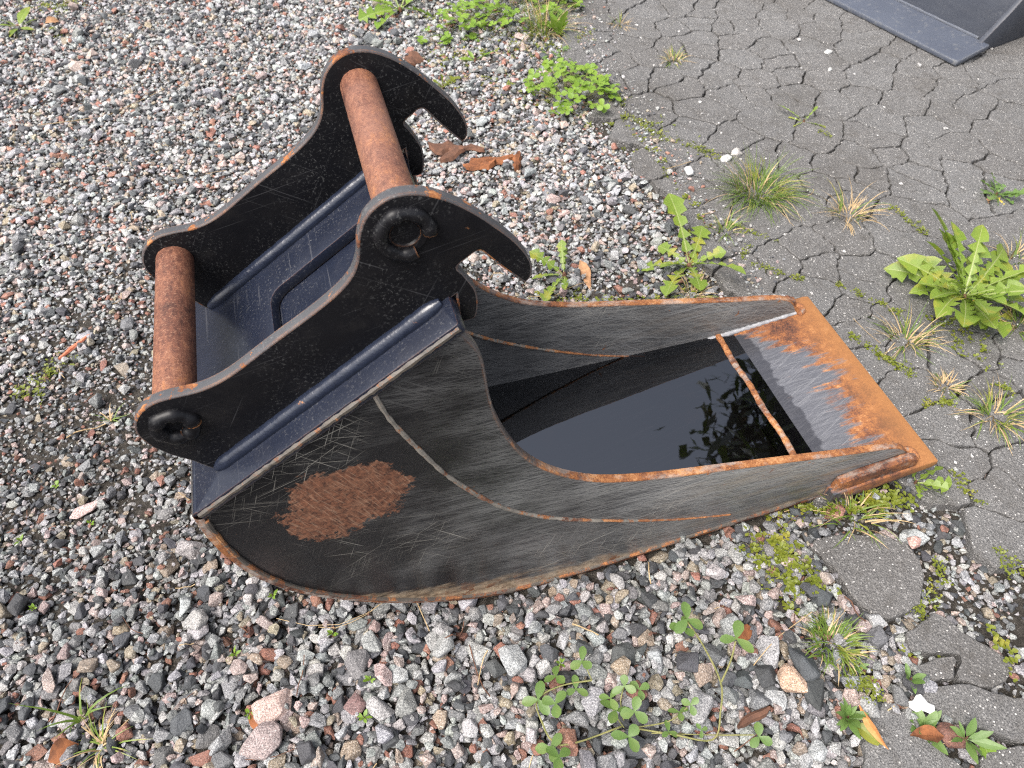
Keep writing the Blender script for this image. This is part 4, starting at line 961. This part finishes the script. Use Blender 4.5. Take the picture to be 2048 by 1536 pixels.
# --- clover
clover('clover_clump', (0.969, 2.522), 'bright green clover clump on the gravel against the asphalt edge', 95, 0.17, 0.2, 0.08, 0.024, None, 41)
clover('clover_clump', (0.946, 3.277), 'long strip of clover along the top edge of the picture', 130, 0.34, 0.2, 0.10, 0.028, None, 42)
clover('clover_clump', (1.034, 2.834), 'small dark clover patch between the two bright clumps', 22, 0.07, 0.09, 0.03, 0.014, MAT_CLOVER_D, 43)
clover('clover_clump', (0.663, 3.211), 'loose clover sprigs in the gravel near the top', 24, 0.16, 0.10, 0.05, 0.024, None, 44)
def clover_plant():
    xy = (0.327, 0.334); zz = top_z(*xy); root = empty('clover_plant', (xy[0], xy[1], zz)); tag(root, 'sprawling clover plant with long bent stems in the foreground gravel', 'clover')
    r = random.Random(77); pool = [trefoil(0.028, 0.0088, 300 + k, [MAT_CLOVER_D]) for k in range(5)]
    W = lambda q, h: Vector((q[0] - xy[0], q[1] - xy[1], h))
    st = [[W((0.335, 0.325), 0.0), W((0.402, 0.29), 0.012), W((0.468, 0.259), 0.02), W((0.497, 0.297), 0.045), W((0.512, 0.339), 0.07), W((0.502, 0.405), 0.095), W((0.487, 0.453), 0.11)],
          [W((0.51, 0.336), 0.068), W((0.543, 0.366), 0.085), W((0.564, 0.394), 0.1)],
          [W((0.316, 0.333), 0.0), W((0.192, 0.331), 0.015), W((0.169, 0.385), 0.02), W((0.175, 0.42), 0.025), W((0.225, 0.429), 0.03), W((0.286, 0.422), 0.03)],
          [W((0.324, 0.34), 0.0), W((0.325, 0.369), 0.03), W((0.338, 0.389), 0.045)],
          [W((0.367, 0.306), 0.0), W((0.474, 0.268), 0.012), W((0.546, 0.245), 0.02)],
          [W((0.335, 0.325), 0.0), W((0.401, 0.312), 0.02), W((0.443, 0.323), 0.03)],
          [W((0.32, 0.33), 0.0), W((0.308, 0.354), 0.02), W((0.306, 0.374), 0.03)],
          [W((0.286, 0.422), 0.03), W((0.283, 0.457), 0.03)]]
    for i, s in enumerate(st):
        c = [Vector(p) for p in spline([tuple(p) for p in s], 5)]
        V, F = tube_geo(c, 0.0019 if i < 3 else 0.0013, 6, 0.1, i); put_local('stem', mesh_of('stem', V, F, MAT_STEM, 60), root)
    spots = [((0.488, 0.455), 0.115, 1.25), ((0.476, 0.446), 0.105, 1.1), ((0.566, 0.397), 0.104, 1.3), ((0.279, 0.461), 0.035, 1.0), ((0.221, 0.449), 0.03, 1.0), ((0.174, 0.417), 0.03, 1.2), ((0.203, 0.399), 0.035, 1.1), ((0.25, 0.415), 0.03, 0.9),
             ((0.338, 0.389), 0.05, 0.9), ((0.365, 0.376), 0.045, 0.85), ((0.308, 0.354), 0.04, 1.2), ((0.339, 0.34), 0.05, 1.1), ((0.307, 0.379), 0.035, 0.9), ((0.315, 0.305), 0.035, 1.1), ((0.553, 0.239), 0.022, 1.0), ((0.425, 0.319), 0.032, 0.75), ((0.451, 0.325), 0.035, 0.75), ((0.394, 0.295), 0.02, 0.7), ((0.171, 0.328), 0.025, 1.1), ((0.18, 0.309), 0.03, 1.1), ((0.455, 0.281), 0.02, 0.5)]
    for i, (q, h, s) in enumerate(spots):
        o = put_local('leaf', pool[i % 5], root); o.location = W(q, h); o.scale = (s, s, s); o.rotation_euler = (r.uniform(-0.5, 0.3), r.uniform(-0.35, 0.35), r.uniform(0, 6.28))
clover_plant()
# --- grass
grass_tuft('grass_tuft', (1.357, 1.748), 'thick green grass tuft growing from an asphalt crack behind the lip', 300, 0.16, 0.2, 0.85, 1.0, 51, width=0.0014)
grass_tuft('grass_tuft', (1.162, 1.596), 'little grass tuft at the asphalt edge below the thick tuft', 40, 0.08, 0.07, 0.8, 0.9, 52)
grass_tuft('dry_grass_tuft', (1.583, 1.56), 'dry straw-coloured grass tuft in the crack right of the thick green one', 70, 0.13, 0.12, 0.3, 1.1, 53)
grass_tuft('grass_tuft', (1.418, 1.029), 'half-dry grass tuft at the left foot of the large dandelion', 70, 0.13, 0.09, 0.5, 1.1, 54)
grass_tuft('grass_tuft', (1.472, 0.745), 'flat grass tuft on the asphalt right of the lip', 80, 0.12, 0.10, 0.6, 1.15, 55)
grass_tuft('dry_grass_tuft', (1.42, 0.862), 'brown dry tuft in the crack in front of the lip', 60, 0.05, 0.07, 0.25, 0.9, 56)
grass_tuft('grass_tuft', (1.76, 0.999), 'grass at the right edge beside the large dandelion', 70, 0.10, 0.10, 0.5, 1.0, 57)
grass_tuft('grass_tuft', (1.945, 1.231), 'thin grass behind the large dandelion at the right edge', 60, 0.10, 0.10, 0.45, 1.0, 58)
grass_tuft('grass_tuft', (1.037, 3.082), 'tall grass among the clover at the top edge', 130, 0.19, 0.16, 0.6, 0.8, 59)
grass_tuft('moss_cushion', (0.78, 0.357), 'olive green grassy cushion on the gravel below the lip', 170, 0.055, 0.12, 0.85, 0.8, 60, 'moss')
grass_tuft('grass_sprig', (-0.684, 0.643), 'sprig of grass blades in the lower left gravel', 9, 0.14, 0.02, 1.0, 0.75, 61, width=0.0028)
grass_tuft('dry_grass_tuft', (-0.653, 0.587), 'dry grass tuft at the lower left corner', 40, 0.09, 0.05, 0.35, 1.1, 62)
grass_tuft('grass_sprig', (-0.68, 1.413), 'tiny grass sprig in the gravel left of the lower pin', 10, 0.06, 0.02, 0.7, 1.0, 63)
grass_tuft('dry_grass_tuft', (1.371, 3.016), 'little dry reddish tuft in an asphalt crack at the top', 40, 0.07, 0.06, 0.15, 1.1, 64)
grass_tuft('yellow_weed_tuft', (1.467, 2.66), 'yellowish weed tuft in the asphalt crack near the top', 60, 0.07, 0.08, 0.55, 1.0, 65, 'weed')
grass_tuft('grass_tuft', (0.976, 0.599), 'grass blades growing under the near side of the lip', 60, 0.09, 0.14, 0.75, 1.0, 66)
grass_tuft('dry_grass_tuft', (0.948, 1.373), 'withered grass behind the far rim beside the dandelion', 50, 0.08, 0.08, 0.2, 1.1, 67)
# --- seedlings
for i, (q, lab) in enumerate((((-0.394, 0.689), 'seedling in the gravel below the bucket, left of centre'), ((-0.308, 0.795), 'seedling close under the rounded bottom of the bucket'), ((-0.373, 0.56), 'seedling beside the large pink stones'),
                              ((-0.194, 0.671), 'seedling in the gravel right below the bucket bottom'), ((-0.132, 0.552), 'seedling right of the large pink stones'), ((-0.86, 1.102), 'seedling by the left edge'), ((-0.795, 1.237), 'seedling in the gravel left of the bucket'), ((0.242, 0.479), 'seedling left of the tall clover stem'),
                              ((-0.706, 1.104), 'seedling beside the long pink stone'), ((-0.157, 0.49), 'seedling by the dark red stone'), ((-0.281, 0.894), 'seedling half under the bucket shell'), ((-0.805, 0.912), 'seedling near the left edge, lower')) ):
    rosette('seedling', q, lab, 'seedling', 5, 0.018, 0.0042, 3, False, [MAT_CLOVER, MAT_CLOVER], (0.3, 0.9), (0.1, 0.5), None, 400 + i, group='seedlings in the gravel', variants=2)

# --- low weeds and moss in cracks and between stones: one mass nobody could count
def ground_cover():
    r = random.Random(91); V = []; F = []
    lines = [((1.189, 1.632), (1.289, 1.5), 34, 0.012), ((1.198, 1.509), (1.146, 1.464), 18, 0.012), ((1.164, 1.435), (1.282, 1.32), 40, 0.012), ((1.368, 1.283), (1.469, 1.124), 40, 0.012), ((1.287, 1.086), (1.359, 0.924), 60, 0.016),
             ((1.331, 0.831), (1.398, 0.811), 22, 0.010), ((1.119, 2.329), (1.188, 2.117), 50, 0.022), ((1.123, 2.021), (1.095, 1.906), 26, 0.016), ((1.155, 2.469), (1.13, 2.381), 14, 0.014), ((1.25, 2.082), (1.3, 1.986), 20, 0.014),
             ((1.728, 1.578), (1.757, 1.409), 40, 0.012), ((1.756, 2.019), (1.767, 1.971), 10, 0.010), ((1.551, 0.832), (1.565, 0.793), 16, 0.012), ((1.274, 0.54), (1.266, 0.627), 18, 0.016), ((0.764, 0.597), (0.787, 0.466), 210, 0.055), ((0.824, 0.663), (1.108, 0.601), 150, 0.035), ((0.781, 0.304), (0.803, 0.218), 50, 0.03), ((0.991, 0.319), (1.097, 0.214), 40, 0.05),
             ((1.091, 0.439), (1.031, 0.374), 30, 0.014), ((0.984, 0.376), (0.984, 0.343), 20, 0.018), ((0.894, 0.296), (0.953, 0.299), 14, 0.014), ((1.224, 0.412), (1.241, 0.371), 24, 0.03), ((0.472, 1.535), (0.96, 1.347), 60, 0.04), ((0.525, 3.042), (1.206, 2.945), 130, 0.09), ((0.632, 2.858), (1.005, 2.341), 60, 0.09), ((1.107, 2.563), (1.129, 2.457), 30, 0.025),
             ((-0.871, 1.635), (-0.809, 1.665), 40, 0.03), ((-0.916, 1.583), (-0.869, 1.561), 26, 0.03), ((-1.177, 4.119), (-0.971, 4.048), 70, 0.06), ((-1.056, 3.791), (-1.001, 3.759), 20, 0.03), ((1.16, 2.281), (1.162, 2.192), 20, 0.02), ((1.565, 1.076), (1.572, 0.917), 40, 0.05), ((1.068, 2.376), (1.087, 2.013), 70, 0.05), ((1.089, 1.89), (1.087, 1.615), 60, 0.05), ((0.59, 3.454), (1.089, 2.932), 120, 0.08), ((1.182, 2.239), (1.347, 1.925), 40, 0.04)]
    for a, b, n, sp in lines:
        big = 1.35 if sp > 0.03 else 1.0
        for k in range(n):
            t = r.random(); x = a[0] + (b[0] - a[0]) * t + r.gauss(0, sp * 0.5); y = a[1] + (b[1] - a[1]) * t + r.gauss(0, sp * 0.5)
            z = top_z(x, y, 0.006, 0.5) - 0.004
            L = r.uniform(0.004, 0.0095) * big
            for q in range(r.randint(3, 6)):
                v, f = leaflet_geo(L * r.uniform(0.7, 1.2), L * 0.36, r, (x + r.gauss(0, 0.004), y + r.gauss(0, 0.004), z + r.uniform(0.001, 0.011)), r.uniform(0, 6.283), r.uniform(-0.1, 0.9))
                o = len(V); V += v; F += [tuple(i + o for i in w) for w in f]
    o = obj('low_weeds', mesh_of('low_weeds', V, F, MAT_MOSS, 70)); tag(o, 'tiny yellow-green weeds and moss in the cracks and gravel', 'weeds', kind='stuff')
ground_cover()

# --- litter: straws and thin dry stems
def litter():
    r = random.Random(17); V = []; F = []
    ends = [((-0.096, 1.62), (0.072, 1.658), 1), ((-0.726, 1.804), (-0.53, 1.834), 0), ((-0.305, 0.743), (-0.043, 0.725), 1), ((1.484, 1.688), (1.545, 1.714), 1), ((-1.011, 2.961), (-0.556, 3.14), 1), ((-0.722, 2.97), (-0.585, 3.128), 0), ((-0.637, 3.292), (-0.622, 3.516), 1), ((-0.221, 0.696), (-0.09, 0.709), 1),
            ((0.606, 0.361), (0.774, 0.425), 1), ((1.329, 1.145), (1.347, 1.04), 1), ((-0.74, 0.65), (-0.7, 0.728), 0), ((-0.397, 0.48), (-0.248, 0.462), 0), ((-0.786, 1.39), (-0.69, 1.404), 1), ((0.074, 0.566), (0.088, 0.457), 0), ((-0.276, 0.563), (-0.253, 0.639), 0), ((1.028, 0.107), (0.836, 0.132), 1),
            ((0.528, 1.514), (0.693, 1.539), 1), ((1.119, 1.957), (1.22, 1.974), 1), ((0.455, 2.542), (0.61, 2.53), 1), ((1.083, 1.684), (1.177, 1.697), 1), ((0.701, 0.593), (0.873, 0.639), 0), ((0.848, 0.661), (0.951, 0.6), 1), ((-0.014, 0.705), (0.001, 0.62), 1), ((-0.796, 2.003), (-0.585, 1.741), 0)]
    extra = []
    for _ in range(90):
        x, y = r.uniform(-1.0, 1.0), r.uniform(0.15, 3.2); a = r.uniform(0, 6.28); l = r.uniform(0.02, 0.07)
        if YN - 0.03 < y < YF + 0.03 and x > -0.32: continue
        extra.append(((x, y), (x + l * math.cos(a), y + l * math.sin(a)), 1 if r.random() < 0.6 else 0))
    MI = []
    for a, b, m_ in ends + extra:
        n = 5; pts = []; bx, by = r.gauss(0, 0.08), r.gauss(0, 0.08)
        for k in range(n):
            t = k / (n - 1); w = math.sin(math.pi * t); dx, dy = b[0] - a[0], b[1] - a[1]
            x, y = a[0] + dx * t - dy * w * bx, a[1] + dy * t + dx * w * bx; pts.append((x, y, top_z(x, y, 0.01, 0.85) + 0.002))
        v, f = tube_geo(pts, r.uniform(0.0006, 0.0015), 4, 0.15); o = len(V); V += v; F += [tuple(i + o for i in q) for q in f]; MI += [m_] * len(f)
    o = obj('dry_stems', mesh_of('dry_stems', V, F, [MAT_BARK_D, MAT_STRAW], 60, MI)); tag(o, 'thin dry straws and twigs strewn over gravel and asphalt', 'straw', kind='stuff')
litter()

# --- dead leaves, bark chips
def dead_leaf(xy, label, L, W, az, mat=None, name='dead_leaf', tilt=0.15, seed=0, fold=0.5):
    me = leaf_mesh('dead_leaf', L, W, 4, 0.25, 0.6, [mat or MAT_DEAD] * 2, fold, False, seed, 0.6, 0.08)
    o = obj(name, me); o.location = (xy[0], xy[1], top_z(*xy, 0.015, 0.8) + 0.003); o.rotation_euler = (tilt, 0.05, math.radians(az)); tag(o, label, 'leaf'); return o
dead_leaf((-0.368, 0.566), 'curled red-brown dead leaf beside the large pink stone', 0.055, 0.012, -70, MAT_BARK, seed=1)
dead_leaf((0.695, 1.633), 'long faded orange dead leaf beside the small dandelion', 0.13, 0.016, -95, seed=2)
dead_leaf((0.757, 0.233), 'bright orange dead leaf edge along the bottom slab', 0.085, 0.010, -85, mat_plain('orange_leaf', (0.36, 0.13, 0.04), (0.5, 0.24, 0.09)), tilt=0.9, seed=3)
dead_leaf((0.735, 0.211), 'dull yellow-green fallen leaf beside the orange one', 0.06, 0.014, -60, MAT_MOSS, seed=4)
dead_leaf((0.593, 0.418), 'brown dead leaf right of the tall clover stem', 0.05, 0.016, 15, MAT_BARK, seed=5)
dead_leaf((0.873, 0.14), 'flat brown leaf lying on the lower right slab', 0.06, 0.018, 160, MAT_BARK, seed=6)
dead_leaf((-0.742, 0.581), 'broad orange-brown dead leaf in the lower left corner', 0.055, 0.024, 20, MAT_BARK, seed=7)
dead_leaf((-1.082, 3.875), 'small orange dead leaf in the upper left gravel', 0.06, 0.02, 20, seed=8)
def chip(xy, label, L, W, H, az, mat, seed, name='bark_chip', lift=0.0, cat='bark chip', group='bark chips behind the hooks'):
    r = random.Random(seed); bm = bmesh.new(); n = 6; rings = []
    for i in range(n):
        t = i / (n - 1) - 0.5; w = W * (1 - (2 * abs(t)) ** 3 * 0.6) * r.uniform(0.75, 1.15); h = H * r.uniform(0.6, 1.2); dz = r.uniform(-0.15, 0.15) * H; dy = r.uniform(-0.2, 0.2) * W
        rings.append([bm.verts.new((t * L + r.uniform(-0.04, 0.04) * L, dy + c * w * 0.5, dz + s * h)) for c, s in ((-1, 0), (-0.55, 0.8), (0.4, 1.0), (1, 0.35), (0.7, -0.3), (-0.6, -0.3))])
    for a, b in zip(rings[:-1], rings[1:]):
        for k in range(6): bm.faces.new((a[k], a[(k + 1) % 6], b[(k + 1) % 6], b[k]))
    bm.faces.new(rings[0][::-1]); bm.faces.new(rings[-1])
    o = obj(name, bm_mesh(name, bm, mat, 30)); o.location = (xy[0], xy[1], top_z(*xy, 0.02, 0.8) + H * 0.3 + lift); o.rotation_euler = (r.uniform(-0.2, 0.2), r.uniform(-0.15, 0.15), math.radians(az)); tag(o, label, cat, group); return o
chip((0.58, 2.24), 'longest orange-brown bark chip behind the far hook', 0.16, 0.05, 0.018, -8, MAT_BARK, 1)
chip((0.658, 2.186), 'short upright orange bark chip at the right of the pile', 0.08, 0.035, 0.02, 60, MAT_BARK, 2)
chip((0.529, 2.224), 'orange bark chip lowest in the pile behind the far hook', 0.11, 0.04, 0.016, -15, MAT_BARK, 3)
chip((0.53, 2.335), 'brown bark chip at the upper end of the pile', 0.09, 0.035, 0.014, -25, MAT_BARK_D, 4)
chip((0.436, 2.374), 'dark bark chip right beside the far ear lobe', 0.12, 0.06, 0.016, -10, MAT_BARK_D, 5)
chip((0.449, 2.309), 'dark brown bark flake in front of the far ear lobe', 0.10, 0.045, 0.014, 15, MAT_BARK_D, 6)
chip((0.463, 3.08), 'dark square bark piece behind the far ear', 0.09, 0.08, 0.015, 60, MAT_BARK_D, 7)
chip((0.56, 0.272), 'crumbly dark bark piece among the foreground gravel', 0.075, 0.018, 0.010, 12, MAT_BARK_D, 8)
chip((-0.787, 1.708), 'narrow orange-red wood splinter in the left gravel', 0.10, 0.013, 0.007, 40, mat_plain('red_wood', (0.4, 0.1, 0.05), (0.6, 0.22, 0.13)), 9, 'wood_splinter', cat='splinter', group=None)
chip((0.871, 0.201), 'white plastic chip beside the lower slabs', 0.045, 0.028, 0.006, -25, mat_plain('white_chip', (0.55, 0.55, 0.54), (0.7, 0.7, 0.69), 0.5), 10, 'white_chip', 0.004, 'chip', None)

# --- stones that stand out
def big_stone(xy, label, a, b, c, az, color, bi, tilt=(0.0, 0.0)):
    me = BASE_ME[bi].copy(); hz = abs(np.array([v.co[2] for v in me.vertices])).max(); hy = abs(np.array([v.co[1] for v in me.vertices])).max()
    o = bpy.data.objects.new('large_stone', me); COL.objects.link(o); o.color = (*color, 1); o.scale = (a, b / hy, c / hz)
    o.location = (xy[0], xy[1], top_z(*xy, min(a, b) * 0.7, 0.6) + c * 0.55); o.rotation_euler = (tilt[0], tilt[1], math.radians(az)); tag(o, label, 'stone'); return o
big_stone((-0.33, 0.556), 'large pale pink stone at the bottom, left of centre', 0.05, 0.03, 0.018, 20, (0.42, 0.3, 0.26), 3, (0.1, 0.1))
big_stone((-0.346, 0.5), 'large mauve-grey stone just below the pale pink one', 0.046, 0.034, 0.024, 30, (0.27, 0.21, 0.2), 6)
big_stone((-0.172, 0.509), 'flat dark red triangular stone in the foreground', 0.028, 0.022, 0.010, 50, (0.16, 0.09, 0.085), 9)
big_stone((0.662, 0.309), 'large tan-pink rounded stone in front of the moss cushion', 0.036, 0.026, 0.022, 95, (0.38, 0.25, 0.17), 12)
big_stone((0.363, 0.436), 'tan brown stone left of the tall clover stem', 0.028, 0.02, 0.016, -25, (0.25, 0.19, 0.13), 15)
big_stone((-0.714, 1.153), 'long pale pink stone in the gravel left of the bucket', 0.05, 0.017, 0.014, 28, (0.42, 0.3, 0.28), 18)
big_stone((0.881, 0.364), 'speckled grey stone on the edge of the round slab', 0.026, 0.019, 0.017, 110, (0.3, 0.3, 0.3), 21)
big_stone((1.062, 0.5), 'salmon pink stone on the rim of the round slab', 0.018, 0.016, 0.014, 30, (0.42, 0.24, 0.2), 24)
big_stone((1.392, 1.968), 'pale stone lying on the asphalt behind the far rim', 0.022, 0.018, 0.014, 40, (0.45, 0.42, 0.39), 27)
big_stone((1.344, 1.951), 'grey-white stone in the crack left of the pale one', 0.022, 0.013, 0.012, 10, (0.5, 0.5, 0.5), 30)
big_stone((1.188, 1.916), 'white angular stone at the edge of the asphalt', 0.022, 0.018, 0.014, 70, (0.55, 0.55, 0.55), 33)
big_stone((2.104, 2.536), 'white pebble lying alone on the upper asphalt', 0.017, 0.011, 0.008, 0, (0.6, 0.6, 0.58), 36)
big_stone((2.03, 2.405), 'whitish pebble below the lone white pebble', 0.012, 0.010, 0.008, 30, (0.5, 0.5, 0.48), 37)

# ================================================================ the tree whose dark crown shows mirrored in the water
def tree():
    r = random.Random(3); bx, by = 5.6, 3.0; root = empty('tree', (bx, by, 0.0)); tag(root, 'dark leafy tree beyond the asphalt, mirrored in the water', 'tree')
    V, F = tube_geo([(0, 0, -0.1), (0.05, 0.02, 1.2), (0.0, 0.1, 2.6), (0.08, 0.0, 4.2), (0.0, 0.0, 6.8)], [0.2, 0.16, 0.12, 0.08, 0.03], 10, 0.05)
    put_local('trunk', mesh_of('trunk', V, F, MAT_BARK_D, 50), root)
    V = []; F = []
    for i in range(7):
        a = i * 2.4; z = 1.9 + i * 0.5; l = 1.5 - i * 0.12
        v, f = tube_geo([(0, 0, z), (l * 0.5 * math.cos(a), l * 0.5 * math.sin(a), z + 0.35), (l * math.cos(a), l * math.sin(a), z + 0.9)], [0.06, 0.04, 0.015], 6)
        put_local('limb', mesh_of('limb', v, f, MAT_BARK_D, 50), root)
    clumps = []
    while len(clumps) < 170:
        p = Vector((r.uniform(-1, 1), r.uniform(-1, 1), r.uniform(-1, 1)))
        if 0.35 < p.length < 1: clumps.append(Vector((p.x * 2.1, p.y * 2.1, 5.0 + p.z * 2.6)))
    V = []; F = []
    for c in clumps:
        for _ in range(190):
            p = c + Vector((r.gauss(0, 0.3), r.gauss(0, 0.3), r.gauss(0, 0.22))); a = Vector((r.gauss(0, 1), r.gauss(0, 1), r.gauss(0, 0.6))).normalized() * r.uniform(0.09, 0.17)
            b = a.orthogonal().normalized() * a.length * 0.55; o = len(V); V += [p - a, p - b, p + a, p + b]; F.append((o, o + 1, o + 2, o + 3))
    put_local('crown', mesh_of('crown', V, F, mat_leaf('tree_leaf', (0.008, 0.014, 0.006), (0.018, 0.028, 0.01), 0.0, 0.08), None), root)
tree()
